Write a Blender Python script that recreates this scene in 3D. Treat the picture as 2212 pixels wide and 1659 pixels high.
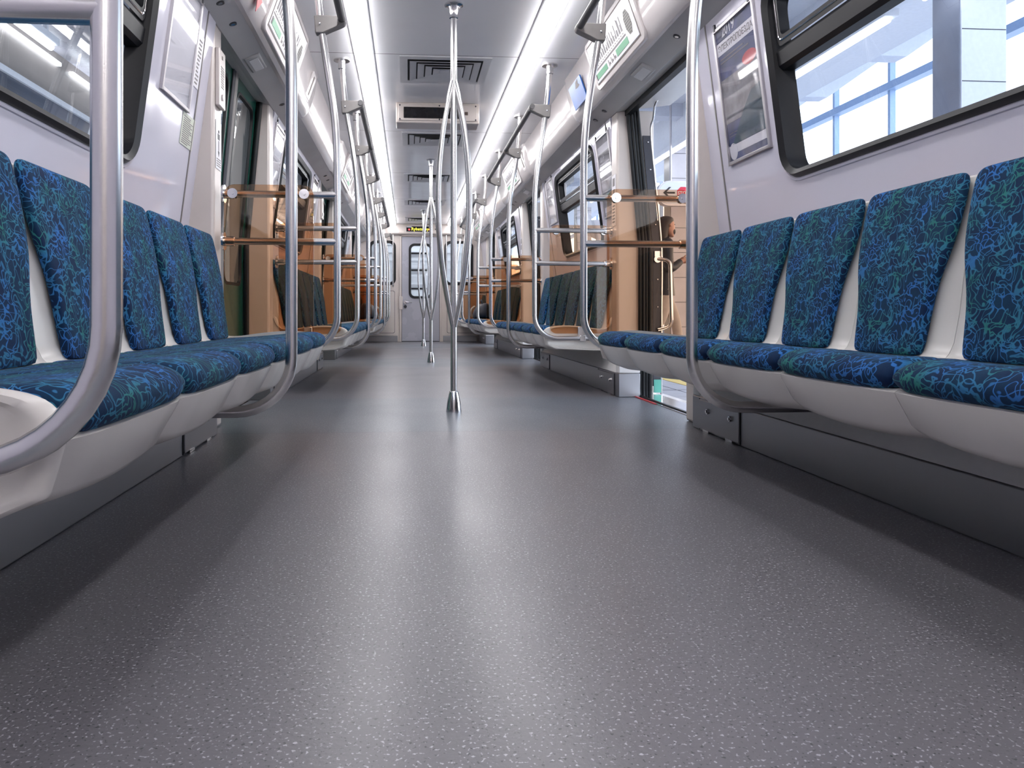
import bpy, bmesh, math, random
from mathutils import Vector, Matrix
random.seed(7)
PI = math.pi
S = bpy.context.scene
C = S.collection
for o in list(bpy.data.objects):
    bpy.data.objects.remove(o)

# ------------------------------------------------------------ camera, sky, exposure
F_PX, PX0, PY0 = 1600.0, 999.0, 677.0
cam_d = bpy.data.cameras.new('camera')
cam = bpy.data.objects.new('camera', cam_d)
C.objects.link(cam)
cam.location = (-0.23, 0.0, 0.50)
cam.rotation_euler = (PI/2, 0, -math.atan(0.073))
cam_d.sensor_width = 36.0
cam_d.lens = 36.0*F_PX/2212.0
cam_d.shift_x = (1106.0-PX0)/2212.0
cam_d.shift_y = -(829.5-PY0)/2212.0
cam_d.clip_start = 0.03
S.camera = cam

W = bpy.data.worlds.new('sky'); S.world = W
W.use_nodes = True
_wn = W.node_tree.nodes; _wl = W.node_tree.links
_bg = _wn['Background']
_tc = _wn.new('ShaderNodeTexCoord'); _sp = _wn.new('ShaderNodeSeparateXYZ'); _rp = _wn.new('ShaderNodeValToRGB')
_wl.new(_tc.outputs['Generated'], _sp.inputs[0]); _wl.new(_sp.outputs['Z'], _rp.inputs[0])
_rp.color_ramp.elements[0].position = 0.0; _rp.color_ramp.elements[0].color = (0.86, 0.92, 1.0, 1)
_rp.color_ramp.elements[1].position = 0.6; _rp.color_ramp.elements[1].color = (0.62, 0.78, 1.0, 1)
_wl.new(_rp.outputs[0], _bg.inputs[0]); _bg.inputs[1].default_value = 3.2

S.view_settings.view_transform = 'Standard'
S.view_settings.look = 'None'
S.view_settings.exposure = 0.5
S.view_settings.gamma = 1.0
S.view_settings.use_curve_mapping = False
S.cycles.transparent_max_bounces = 40
S.cycles.max_bounces = 10
LIGHT = 10.0          # strength of the two ceiling light strips
LIGHT_COL = (1.0, 0.985, 1.0)

# ------------------------------------------------------------ materials
def new_mat(name):
    m = bpy.data.materials.new(name); m.use_nodes = True
    return m, m.node_tree.nodes, m.node_tree.links, m.node_tree.nodes['Principled BSDF']

def pmat(name, col, rough=0.4, metal=0.0, var=0.04, scale=30.0, bump=0.0, coat=0.0, rvar=0.05, spec=0.5):
    m, n, l, b = new_mat(name)
    tc = n.new('ShaderNodeTexCoord'); nz = n.new('ShaderNodeTexNoise')
    nz.inputs['Scale'].default_value = scale; nz.inputs['Detail'].default_value = 4
    l.new(tc.outputs['Object'], nz.inputs['Vector'])
    r = n.new('ShaderNodeValToRGB')
    r.color_ramp.elements[0].position = 0.3; r.color_ramp.elements[1].position = 0.7
    r.color_ramp.elements[0].color = tuple(c*(1-var) for c in col)+(1,)
    r.color_ramp.elements[1].color = tuple(min(1, c*(1+var)) for c in col)+(1,)
    l.new(nz.outputs[0], r.inputs[0]); l.new(r.outputs[0], b.inputs['Base Color'])
    mr = n.new('ShaderNodeMapRange'); mr.inputs['To Min'].default_value = max(0.02, rough-rvar); mr.inputs['To Max'].default_value = rough+rvar
    l.new(nz.outputs[0], mr.inputs[0]); l.new(mr.outputs[0], b.inputs['Roughness'])
    b.inputs['Metallic'].default_value = metal
    b.inputs['Specular IOR Level'].default_value = spec
    if coat: b.inputs['Coat Weight'].default_value = coat; b.inputs['Coat Roughness'].default_value = 0.05
    if bump:
        bp = n.new('ShaderNodeBump'); bp.inputs['Strength'].default_value = bump; bp.inputs['Distance'].default_value = 0.01
        l.new(nz.outputs[0], bp.inputs['Height']); l.new(bp.outputs[0], b.inputs['Normal'])
    return m

def emat(name, col, strength):
    m, n, l, b = new_mat(name)
    b.inputs['Base Color'].default_value = col+(1,)
    b.inputs['Emission Color'].default_value = col+(1,); b.inputs['Emission Strength'].default_value = strength
    return m

def glassmat(name, col, refl=1.0, ior=1.45, rough=0.0):
    m, n, l, b = new_mat(name)
    out = n['Material Output']; n.remove(b)
    t = n.new('ShaderNodeBsdfTransparent'); t.inputs[0].default_value = col+(1,)
    g = n.new('ShaderNodeBsdfGlossy'); g.inputs['Roughness'].default_value = rough; g.inputs['Color'].default_value = (refl, refl, refl, 1)
    lw = n.new('ShaderNodeLayerWeight'); lw.inputs['Blend'].default_value = 0.5
    pw = n.new('ShaderNodeMath'); pw.operation = 'POWER'; pw.inputs[1].default_value = 5.0; l.new(lw.outputs['Facing'], pw.inputs[0])
    r0 = ((ior-1)/(ior+1))**2
    f = n.new('ShaderNodeMath'); f.operation = 'MULTIPLY_ADD'; f.inputs[1].default_value = 1-r0; f.inputs[2].default_value = r0; l.new(pw.outputs[0], f.inputs[0])
    mx = n.new('ShaderNodeMixShader')
    l.new(f.outputs[0], mx.inputs[0]); l.new(t.outputs[0], mx.inputs[1]); l.new(g.outputs[0], mx.inputs[2])
    l.new(mx.outputs[0], out.inputs[0])
    return m

def wavy(name, col, rough, wave=0.25, scale=1.6, seam=None):
    """gelcoat panels: glossy with slow waves in the surface"""
    m, n, l, b = new_mat(name)
    tc = n.new('ShaderNodeTexCoord')
    nz = n.new('ShaderNodeTexNoise'); nz.inputs['Scale'].default_value = scale; nz.inputs['Detail'].default_value = 2
    l.new(tc.outputs['Object'], nz.inputs['Vector'])
    bp = n.new('ShaderNodeBump'); bp.inputs['Strength'].default_value = wave; bp.inputs['Distance'].default_value = 0.05
    l.new(nz.outputs[0], bp.inputs['Height']); l.new(bp.outputs[0], b.inputs['Normal'])
    r = n.new('ShaderNodeValToRGB')
    r.color_ramp.elements[0].color = tuple(c*0.96 for c in col)+(1,); r.color_ramp.elements[1].color = tuple(min(1, c*1.04) for c in col)+(1,)
    l.new(nz.outputs[0], r.inputs[0])
    src = r.outputs[0]
    if seam:
        sp = n.new('ShaderNodeSeparateXYZ'); l.new(tc.outputs['Object'], sp.inputs[0])
        a = n.new('ShaderNodeMath'); a.operation = 'ADD'; a.inputs[1].default_value = 100*seam-0.7; l.new(sp.outputs['Y'], a.inputs[0])
        md = n.new('ShaderNodeMath'); md.operation = 'MODULO'; md.inputs[1].default_value = seam; l.new(a.outputs[0], md.inputs[0])
        lt = n.new('ShaderNodeMath'); lt.operation = 'LESS_THAN'; lt.inputs[1].default_value = 0.006; l.new(md.outputs[0], lt.inputs[0])
        mx = n.new('ShaderNodeMix'); mx.data_type = 'RGBA'
        l.new(lt.outputs[0], mx.inputs[0]); l.new(src, mx.inputs[6]); mx.inputs[7].default_value = (0.12, 0.11, 0.11, 1)
        src = mx.outputs[2]
    l.new(src, b.inputs['Base Color'])
    b.inputs['Roughness'].default_value = rough
    return m

def steelmat(name, col, rough, stretch=(1, 1, 60)):
    m, n, l, b = new_mat(name)
    tc = n.new('ShaderNodeTexCoord'); mp = n.new('ShaderNodeMapping'); mp.inputs['Scale'].default_value = stretch
    nz = n.new('ShaderNodeTexNoise'); nz.inputs['Scale'].default_value = 8; nz.inputs['Detail'].default_value = 3
    l.new(tc.outputs['Object'], mp.inputs[0]); l.new(mp.outputs[0], nz.inputs['Vector'])
    r = n.new('ShaderNodeValToRGB')
    r.color_ramp.elements[0].color = tuple(c*0.97 for c in col)+(1,); r.color_ramp.elements[1].color = tuple(min(1, c*1.03) for c in col)+(1,)
    l.new(nz.outputs[0], r.inputs[0]); l.new(r.outputs[0], b.inputs['Base Color'])
    mr = n.new('ShaderNodeMapRange'); mr.inputs['To Min'].default_value = rough*0.95; mr.inputs['To Max'].default_value = rough*1.06
    l.new(nz.outputs[0], mr.inputs[0]); l.new(mr.outputs[0], b.inputs['Roughness'])
    b.inputs['Metallic'].default_value = 1.0
    return m

def fabricmat():
    m, n, l, b = new_mat('patterned_moquette')
    tc = n.new('ShaderNodeTexCoord')
    def layer(scale, dist, thick, off):
        mp = n.new('ShaderNodeMapping'); mp.inputs['Location'].default_value = (off, off*0.7, off*1.3)
        l.new(tc.outputs['Object'], mp.inputs[0])
        nz = n.new('ShaderNodeTexNoise'); nz.inputs['Scale'].default_value = scale*0.8; nz.inputs['Detail'].default_value = 1.5
        l.new(mp.outputs[0], nz.inputs['Vector'])
        sb = n.new('ShaderNodeVectorMath'); sb.operation = 'SUBTRACT'; sb.inputs[1].default_value = (0.5, 0.5, 0.5); l.new(nz.outputs['Color'], sb.inputs[0])
        sc = n.new('ShaderNodeVectorMath'); sc.operation = 'SCALE'; sc.inputs['Scale'].default_value = dist; l.new(sb.outputs[0], sc.inputs[0])
        ad = n.new('ShaderNodeVectorMath'); ad.operation = 'ADD'; l.new(mp.outputs[0], ad.inputs[0]); l.new(sc.outputs[0], ad.inputs[1])
        vo = n.new('ShaderNodeTexVoronoi'); vo.feature = 'DISTANCE_TO_EDGE'; vo.inputs['Scale'].default_value = scale
        l.new(ad.outputs[0], vo.inputs['Vector'])
        r = n.new('ShaderNodeValToRGB'); r.color_ramp.elements[0].position = thick*0.75; r.color_ramp.elements[0].color = (1, 1, 1, 1)
        r.color_ramp.elements[1].position = thick*1.35; r.color_ramp.elements[1].color = (0, 0, 0, 1)
        l.new(vo.outputs['Distance'], r.inputs[0])
        return r.outputs[0]
    a = layer(24, 0.11, 0.030, 0.0)
    def contour(scale, k, w, off):
        mp = n.new('ShaderNodeMapping'); mp.inputs['Location'].default_value = (off, off*0.7, off*1.3); l.new(tc.outputs['Object'], mp.inputs[0])
        q = n.new('ShaderNodeTexNoise'); q.inputs['Scale'].default_value = scale; q.inputs['Detail'].default_value = 1.2; q.inputs['Distortion'].default_value = 0.9
        l.new(mp.outputs[0], q.inputs['Vector'])
        mu = n.new('ShaderNodeMath'); mu.operation = 'MULTIPLY'; mu.inputs[1].default_value = k; l.new(q.outputs[0], mu.inputs[0])
        fr = n.new('ShaderNodeMath'); fr.operation = 'FRACT'; l.new(mu.outputs[0], fr.inputs[0])
        sb = n.new('ShaderNodeMath'); sb.operation = 'SUBTRACT'; sb.inputs[1].default_value = 0.5; l.new(fr.outputs[0], sb.inputs[0])
        ab = n.new('ShaderNodeMath'); ab.operation = 'ABSOLUTE'; l.new(sb.outputs[0], ab.inputs[0])
        r = n.new('ShaderNodeValToRGB'); r.color_ramp.elements[0].position = w*0.7; r.color_ramp.elements[0].color = (1, 1, 1, 1)
        r.color_ramp.elements[1].position = w*1.3; r.color_ramp.elements[1].color = (0, 0, 0, 1)
        l.new(ab.outputs[0], r.inputs[0]); return r.outputs[0]
    c = contour(21, 7.0, 0.105, 3.1)
    nz = n.new('ShaderNodeTexNoise'); nz.inputs['Scale'].default_value = 11; nz.inputs['Detail'].default_value = 2
    l.new(tc.outputs['Object'], nz.inputs['Vector'])
    lc = n.new('ShaderNodeValToRGB')
    e = lc.color_ramp.elements; e[0].position = 0.36; e[0].color = (0.028, 0.15, 0.44, 1); e[1].position = 0.66; e[1].color = (0.022, 0.17, 0.16, 1)
    k = e.new(0.5); k.color = (0.028, 0.165, 0.30, 1)
    l.new(nz.outputs[0], lc.inputs[0])
    nb = n.new('ShaderNodeTexNoise'); nb.inputs['Scale'].default_value = 18; l.new(tc.outputs['Object'], nb.inputs['Vector'])
    bc = n.new('ShaderNodeValToRGB'); e = bc.color_ramp.elements
    e[0].position = 0.35; e[0].color = (0.0015, 0.015, 0.058, 1); e[1].position = 0.65; e[1].color = (0.002, 0.030, 0.075, 1)
    l.new(nb.outputs[0], bc.inputs[0])
    m1 = n.new('ShaderNodeMix'); m1.data_type = 'RGBA'
    s2 = n.new('ShaderNodeMath'); s2.operation = 'MULTIPLY'; s2.inputs[1].default_value = 0.85; l.new(c, s2.inputs[0])
    l.new(s2.outputs[0], m1.inputs[0]); l.new(bc.outputs[0], m1.inputs[6]); l.new(lc.outputs[0], m1.inputs[7])
    m2 = n.new('ShaderNodeMix'); m2.data_type = 'RGBA'
    l.new(a, m2.inputs[0]); l.new(m1.outputs[2], m2.inputs[6]); l.new(lc.outputs[0], m2.inputs[7])
    l.new(m2.outputs[2], b.inputs['Base Color'])
    b.inputs['Roughness'].default_value = 0.85
    b.inputs['Specular IOR Level'].default_value = 0.25
    b.inputs['Sheen Weight'].default_value = 0.08; b.inputs['Sheen Roughness'].default_value = 0.4; b.inputs['Sheen Tint'].default_value = (0.4, 0.65, 0.9, 1)
    fz = n.new('ShaderNodeTexNoise'); fz.inputs['Scale'].default_value = 700; l.new(tc.outputs['Object'], fz.inputs['Vector'])
    bp = n.new('ShaderNodeBump'); bp.inputs['Strength'].default_value = 0.15; bp.inputs['Distance'].default_value = 0.002
    l.new(fz.outputs[0], bp.inputs['Height']); l.new(bp.outputs[0], b.inputs['Normal'])
    return m

def floormat():
    m, n, l, b = new_mat('speckled_vinyl')
    tc = n.new('ShaderNodeTexCoord'); sp = n.new('ShaderNodeSeparateXYZ'); l.new(tc.outputs['Object'], sp.inputs[0])
    # door zones have a bluer sheet of vinyl, seams run across the aisle
    a = n.new('ShaderNodeMath'); a.operation = 'ADD'; a.inputs[1].default_value = 3.83*4-3.13; l.new(sp.outputs['Y'], a.inputs[0])
    md = n.new('ShaderNodeMath'); md.operation = 'MODULO'; md.inputs[1].default_value = 3.83; l.new(a.outputs[0], md.inputs[0])
    dz = n.new('ShaderNodeMath'); dz.operation = 'LESS_THAN'; dz.inputs[1].default_value = 1.25; l.new(md.outputs[0], dz.inputs[0])
    base = n.new('ShaderNodeMix'); base.data_type = 'RGBA'
    base.inputs[6].default_value = (0.150, 0.145, 0.160, 1); base.inputs[7].default_value = (0.130, 0.143, 0.165, 1)
    l.new(dz.outputs[0], base.inputs[0])
    def fleck(scale, lo, hi, off):
        mp = n.new('ShaderNodeMapping'); mp.inputs['Location'].default_value = (off, off, 0); l.new(tc.outputs['Object'], mp.inputs[0])
        q = n.new('ShaderNodeTexNoise'); q.inputs['Scale'].default_value = scale; q.inputs['Detail'].default_value = 1.0; q.inputs['Roughness'].default_value = 0.4
        l.new(mp.outputs[0], q.inputs['Vector'])
        r = n.new('ShaderNodeValToRGB'); r.color_ramp.elements[0].position = lo; r.color_ramp.elements[1].position = hi
        l.new(q.outputs[0], r.inputs[0]); return r.outputs[0]
    lf = fleck(195, 0.625, 0.71, 0); df = fleck(185, 0.64, 0.72, 5.3); big = fleck(2.2, 0.0, 1.0, 2.0)
    x1 = n.new('ShaderNodeMix'); x1.data_type = 'RGBA'; l.new(lf, x1.inputs[0]); l.new(base.outputs[2], x1.inputs[6]); x1.inputs[7].default_value = (0.44, 0.43, 0.48, 1)
    x2 = n.new('ShaderNodeMix'); x2.data_type = 'RGBA'; l.new(df, x2.inputs[0]); l.new(x1.outputs[2], x2.inputs[6]); x2.inputs[7].default_value = (0.055, 0.058, 0.065, 1)
    sm = n.new('ShaderNodeMath'); sm.operation = 'LESS_THAN'; sm.inputs[1].default_value = 0.006; l.new(md.outputs[0], sm.inputs[0])
    x3 = n.new('ShaderNodeMix'); x3.data_type = 'RGBA'; l.new(sm.outputs[0], x3.inputs[0]); l.new(x2.outputs[2], x3.inputs[6]); x3.inputs[7].default_value = (0.09, 0.09, 0.1, 1)
    l.new(x3.outputs[2], b.inputs['Base Color'])
    mr = n.new('ShaderNodeMapRange'); mr.inputs['To Min'].default_value = 0.27; mr.inputs['To Max'].default_value = 0.40
    l.new(big, mr.inputs[0]); l.new(mr.outputs[0], b.inputs['Roughness'])
    b.inputs['Specular IOR Level'].default_value = 0.5
    gz = n.new('ShaderNodeTexNoise'); gz.inputs['Scale'].default_value = 130; gz.inputs['Detail'].default_value = 2; l.new(tc.outputs['Object'], gz.inputs['Vector'])
    bp = n.new('ShaderNodeBump'); bp.inputs['Strength'].default_value = 0.10; bp.inputs['Distance'].default_value = 0.004
    l.new(gz.outputs[0], bp.inputs['Height']); l.new(bp.outputs[0], b.inputs['Normal'])
    return m

M = {
 'wall': wavy('wall_gelcoat', (0.63, 0.61, 0.70), 0.10, 0.10, 2.2),
 'cream': pmat('cream_plastic', (0.68, 0.61, 0.57), 0.22, var=0.02, scale=6),
 'coving': wavy('coving_gelcoat', (0.68, 0.63, 0.62), 0.12, 0.06, 2.5),
 'soffit': pmat('grey_soffit', (0.50, 0.49, 0.49), 0.25, var=0.02, scale=6),
 'ceiling': wavy('ceiling_gelcoat', (0.84, 0.835, 0.86), 0.13, 0.16, 1.7, seam=1.9),
 'floor': floormat(),
 'steel': steelmat('brushed_steel', (0.70, 0.69, 0.69), 0.25),
 'chrome': pmat('polished_steel', (0.72, 0.72, 0.74), 0.12, 1.0, scale=20),
 'box': steelmat('box_steel', (0.33, 0.33, 0.35), 0.36, (1, 60, 1)),
 'boxwhite': pmat('box_white', (0.76, 0.76, 0.76), 0.3, var=0.02),
 'rail': pmat('dark_grey_rail', (0.10, 0.097, 0.10), 0.35, 0.4),
 'bracket': pmat('bracket_grey', (0.24, 0.225, 0.22), 0.35, 0.3),
 'shell': pmat('seat_shell_white', (0.70, 0.67, 0.63), 0.22, var=0.015, scale=4),
 'fabric': fabricmat(),
 'rubber': pmat('black_rubber', (0.006, 0.007, 0.009), 0.4, var=0.1, spec=0.35),
 'frame': pmat('window_frame_black', (0.010, 0.010, 0.012), 0.36, var=0.1, spec=0.35),
 'dark': pmat('dark_gap', (0.01, 0.01, 0.012), 0.6),
 'darkmetal': pmat('dark_strip', (0.05, 0.05, 0.06), 0.35, 0.5),
 'green': pmat('green_paint', (0.012, 0.085, 0.065), 0.22, var=0.03),
 'greenlite': pmat('light_green_edge', (0.10, 0.42, 0.34), 0.3),
 'glass': glassmat('window_glass', (0.90, 0.94, 0.97), 1.0, 1.35),
 'doorglass': glassmat('door_glass', (0.62, 0.70, 0.72), 1.0, 1.5),
 'amber': glassmat('amber_glass', (0.88, 0.71, 0.57), 0.9, 1.35),
 'acrylic': glassmat('clear_acrylic', (0.97, 0.97, 0.98), 1.0, 1.4, 0.03),
 'lamp': emat('light_diffuser', LIGHT_COL, LIGHT),
 'tube': emat('tube_light', (0.92, 0.95, 1.0), 4.0),
 'white': pmat('white_print', (0.78, 0.76, 0.80), 0.35, var=0.01),
 'notice': pmat('notice_paper', (0.66, 0.68, 0.58), 0.4, var=0.02),
 'ink': pmat('grey_ink', (0.22, 0.20, 0.20), 0.5),
 'black': pmat('black_ink', (0.02, 0.02, 0.025), 0.4),
 'mapgreen': pmat('map_green', (0.12, 0.38, 0.21), 0.4),
 'red': pmat('red_print', (0.55, 0.05, 0.06), 0.4),
 'signred': emat('sign_red', (0.62, 0.03, 0.06), 0.18),
 'signwhite': emat('sign_white', (0.62, 0.66, 0.74), 0.25),
 'blue': pmat('blue_sticker', (0.012, 0.12, 0.45), 0.3, var=0.1),
 'navy': pmat('poster_navy', (0.055, 0.065, 0.16), 0.4, var=0.5, scale=14),
 'postergrey': pmat('poster_grey', (0.20, 0.19, 0.21), 0.4, var=0.5, scale=16),
 'posterteal': pmat('poster_teal', (0.05, 0.09, 0.12), 0.4, var=0.3, scale=14),
 'frame_alu': steelmat('poster_frame_alu', (0.50, 0.48, 0.50), 0.3),
 'grille': pmat('grille_grey', (0.25, 0.24, 0.22), 0.5),
 'slot': pmat('slot_brown', (0.10, 0.07, 0.055), 0.5),
 'display': pmat('display_black', (0.014, 0.013, 0.015), 0.15),
 'yellow_led': emat('yellow_led', (0.95, 0.90, 0.10), 0.6),
 'red_led': emat('red_led', (0.85, 0.08, 0.10), 0.45),
 'enddoor': pmat('end_door_grey', (0.42, 0.42, 0.48), 0.28, var=0.02, scale=3),
 'vent': pmat('vent_grey', (0.66, 0.655, 0.67), 0.3, var=0.02),
 'platform': pmat('platform_stone', (0.42, 0.40, 0.42), 0.5, var=0.12, scale=9),
 'yellowline': pmat('yellow_paint', (0.80, 0.55, 0.10), 0.5),
 'whiteline': pmat('white_paint', (0.75, 0.75, 0.72), 0.5),
 'stnceil': pmat('station_ceiling', (0.78, 0.81, 0.88), 0.6, var=0.03),
 'stnbeam': pmat('station_beam', (0.68, 0.71, 0.80), 0.6, var=0.03),
 'marble': pmat('pale_marble', (0.70, 0.66, 0.68), 0.3, var=0.10, scale=2.5),
 'brownstone': pmat('brown_stone', (0.26, 0.235, 0.215), 0.4, var=0.15, scale=4),
 'hazestone': pmat('haze_tinted_stone', (0.27, 0.29, 0.36), 0.4, var=0.1, scale=4),  # column stone with bluish haze put into its colour
 'mullion': pmat('mullion_blue', (0.30, 0.42, 0.62), 0.5),
 'tracking_wall': pmat('far_wall_beige', (0.30, 0.265, 0.245), 0.5, var=0.08, scale=3),
 'bluewall': pmat('far_wall_blue', (0.045, 0.058, 0.095), 0.5, var=0.15, scale=2),
 'nextcar': pmat('next_carriage', (0.66, 0.68, 0.70), 0.4, var=0.05, scale=4),
 'skin': pmat('skin', (0.55, 0.30, 0.22), 0.5, var=0.05),
 'hair': pmat('brown_hair', (0.030, 0.018, 0.014), 0.45, var=0.3, scale=60),
 'jacket': pmat('black_jacket', (0.022, 0.022, 0.032), 0.42, var=0.3, scale=20, bump=0.3),
 'trousers': pmat('beige_trousers', (0.52, 0.45, 0.40), 0.7, var=0.08, scale=18, bump=0.3),
 'tan': pmat('tan_trousers', (0.40, 0.27, 0.18), 0.7, var=0.08, scale=18),
 'shoe': pmat('dark_shoe', (0.02, 0.02, 0.022), 0.5),
}

# ------------------------------------------------------------ mesh helpers
class MB:
    def __init__(s): s.v = []; s.f = []
    def add(s, v, f):
        b = len(s.v); s.v += [tuple(p) for p in v]; s.f += [tuple(i+b for i in q) for q in f]; return s
    def quad(s, a, b, c, d): return s.add([a, b, c, d], [(0, 1, 2, 3)])
    def box(s, x0, x1, y0, y1, z0, z1):
        v = [(x, y, z) for x in (x0, x1) for y in (y0, y1) for z in (z0, z1)]
        return s.add(v, [(0, 1, 3, 2), (4, 6, 7, 5), (0, 4, 5, 1), (2, 3, 7, 6), (0, 2, 6, 4), (1, 5, 7, 3)])
    def loops(s, L, closed=True, cap0=True, cap1=True):
        n = len(L[0]); b = len(s.v)
        for q in L: s.v += [tuple(p) for p in q]
        m = n if closed else n-1
        for i in range(len(L)-1):
            for j in range(m):
                k = (j+1) % n
                s.f.append((b+i*n+j, b+i*n+k, b+(i+1)*n+k, b+(i+1)*n+j))
        if closed and cap0: s.f.append(tuple(b+j for j in reversed(range(n))))
        if closed and cap1: s.f.append(tuple(b+(len(L)-1)*n+j for j in range(n)))
        return s
    def tube(s, pts, r, n=12, caps=True):
        pts = [Vector(p) for p in pts]; rs = r if isinstance(r, (list, tuple)) else [r]*len(pts)
        T = []
        for i in range(len(pts)):
            a = pts[max(0, i-1)]; c = pts[min(len(pts)-1, i+1)]; T.append((c-a).normalized())
        up = Vector((0, 0, 1)) if abs(T[0].z) < 0.9 else Vector((1, 0, 0))
        u = T[0].cross(up).normalized(); L = []
        for i, p in enumerate(pts):
            u = (u-T[i]*u.dot(T[i])).normalized(); w = T[i].cross(u)
            L.append([p+(u*math.cos(2*PI*k/n)+w*math.sin(2*PI*k/n))*rs[i] for k in range(n)])
        return s.loops(L, True, caps, caps)
    def cyl(s, p0, p1, r0, r1=None, n=20): return s.tube([p0, p1], [r0, r0 if r1 is None else r1], n)
    def lathe(s, prof, c, n=24):
        return s.loops([[(c[0]+r*math.cos(2*PI*k/n), c[1]+r*math.sin(2*PI*k/n), c[2]+z) for k in range(n)] for r, z in prof])
    def prism_y(s, xz, y0, y1):
        return s.loops([[(x, y0, z) for x, z in xz], [(x, y1, z) for x, z in xz]])
    def ball(s, c, r, n=10):
        rx, ry, rz = r if isinstance(r, (tuple, list)) else (r, r, r)
        L = []
        for i in range(1, n):
            t = PI*i/n
            L.append([(c[0]+rx*math.sin(t)*math.cos(2*PI*k/(2*n)), c[1]+ry*math.sin(t)*math.sin(2*PI*k/(2*n)), c[2]-rz*math.cos(t)) for k in range(2*n)])
        return s.loops(L)
    def map(s, fn): s.v = [tuple(fn(Vector(p))) for p in s.v]; return s

def fillet(pts, r, n=6):
    pts = [Vector(p) for p in pts]; out = [pts[0]]
    for i in range(1, len(pts)-1):
        a, p, c = pts[i-1], pts[i], pts[i+1]
        d0 = (a-p).normalized(); d1 = (c-p).normalized(); ang = d0.angle(d1)
        rr = min(r, 0.49*min((a-p).length, (c-p).length)*math.tan(ang/2))
        t = rr/math.tan(ang/2); cen = p+(d0+d1).normalized()*(rr/math.sin(ang/2))
        q0 = p+d0*t; q1 = p+d1*t; v0 = q0-cen; v1 = q1-cen; tot = v0.angle(v1)
        for k in range(n+1):
            f = k/n; out.append(cen+(v0*math.sin((1-f)*tot)+v1*math.sin(f*tot))/math.sin(tot))
    out.append(pts[-1]); return out

def bez(p, n=24):   # smooth curve through points (Catmull-Rom)
    p = [Vector(q) for q in p]; out = []
    for i in range(len(p)-1):
        a = p[max(0, i-1)]; b = p[i]; c = p[i+1]; d = p[min(len(p)-1, i+2)]
        for k in range(n):
            t = k/n
            out.append(0.5*((2*b)+(c-a)*t+(2*a-5*b+4*c-d)*t*t+(3*b-a-3*c+d)*t**3))
    out.append(p[-1]); return out

def obj(name, mb, mat, parent=None, side=1, origin=(0, 0, 0), smooth=35, bevel=0, solid=0, subsurf=0):
    me = bpy.data.meshes.new(name)
    v = [((p[0]*side)-origin[0], p[1]-origin[1], p[2]-origin[2]) for p in mb.v]
    f = [tuple(reversed(q)) for q in mb.f] if side < 0 else mb.f
    me.from_pydata(v, [], f); me.update()
    bm = bmesh.new(); bm.from_mesh(me)
    bmesh.ops.remove_doubles(bm, verts=bm.verts, dist=1e-6)
    bmesh.ops.recalc_face_normals(bm, faces=bm.faces)
    bm.to_mesh(me); bm.free()
    if smooth:
        me.polygons.foreach_set('use_smooth', [True]*len(me.polygons)); me.set_sharp_from_angle(angle=math.radians(smooth))
    me.materials.append(M[mat])
    o = bpy.data.objects.new(name, me); C.objects.link(o)
    if parent: o.parent = parent
    elif origin != (0, 0, 0): o.location = origin
    if bevel:
        b = o.modifiers.new('bevel', 'BEVEL'); b.width = bevel; b.segments = 2; b.limit_method = 'ANGLE'; b.angle_limit = math.radians(40); b.harden_normals = False
    if solid:
        d = o.modifiers.new('solid', 'SOLIDIFY'); d.thickness = solid; d.offset = 0
    if subsurf:
        d = o.modifiers.new('sub', 'SUBSURF'); d.levels = subsurf; d.render_levels = subsurf
    return o

def tag(o, label, cat, group=None):
    o['label'] = label; o['category'] = cat
    if group: o['group'] = group
    return o

class T:   # a thing: Empty at its base that parents parts
    def __init__(s, name, origin, label, cat, group=None, side=1):
        s.side = side; s.org = (origin[0]*side, origin[1], origin[2])
        s.e = bpy.data.objects.new(name, None); C.objects.link(s.e); s.e.location = s.org; s.e.empty_display_size = 0.1
        tag(s.e, label, cat, group)
    def part(s, name, mb, mat, parent=None, label=None, **k):
        o = obj(name, mb, mat, parent or s.e, s.side, s.org, **k)
        if label: o['label'] = label
        return o

def dup(root, dy, label, dx=0):
    r = root.copy(); C.objects.link(r); r.location = (root.location[0]+dx, root.location[1]+dy, root.location[2]); r['label'] = label
    for ch in list(root.children):
        c = ch.copy(); C.objects.link(c); c.parent = r
        for g in list(ch.children):
            d = g.copy(); C.objects.link(d); d.parent = c
    return r

def struct(name, mb, mat, parent=None, label=None, **k):
    o = obj(name, mb, mat, parent, **k)
    if parent is None: o['kind'] = 'structure'
    if label: o['label'] = label
    return o

def textmb(string, size, org, right, up, extrude=0.0006, bold=0.0, align='LEFT'):
    cu = bpy.data.curves.new('lettering', 'FONT'); cu.body = string; cu.size = size; cu.extrude = extrude; cu.offset = bold; cu.align_x = align; cu.resolution_u = 2
    o = bpy.data.objects.new('lettering', cu); C.objects.link(o)
    bpy.context.view_layer.update()
    me = bpy.data.meshes.new_from_object(o.evaluated_get(bpy.context.evaluated_depsgraph_get()))
    R = Vector(right).normalized(); U = Vector(up).normalized(); N = R.cross(U); O = Vector(org)
    mb = MB(); mb.add([O+R*v.co.x+U*v.co.y+N*v.co.z for v in me.vertices], [tuple(p.vertices) for p in me.polygons])
    bpy.data.objects.remove(o); bpy.data.curves.remove(cu); bpy.data.meshes.remove(me)
    return mb

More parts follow.
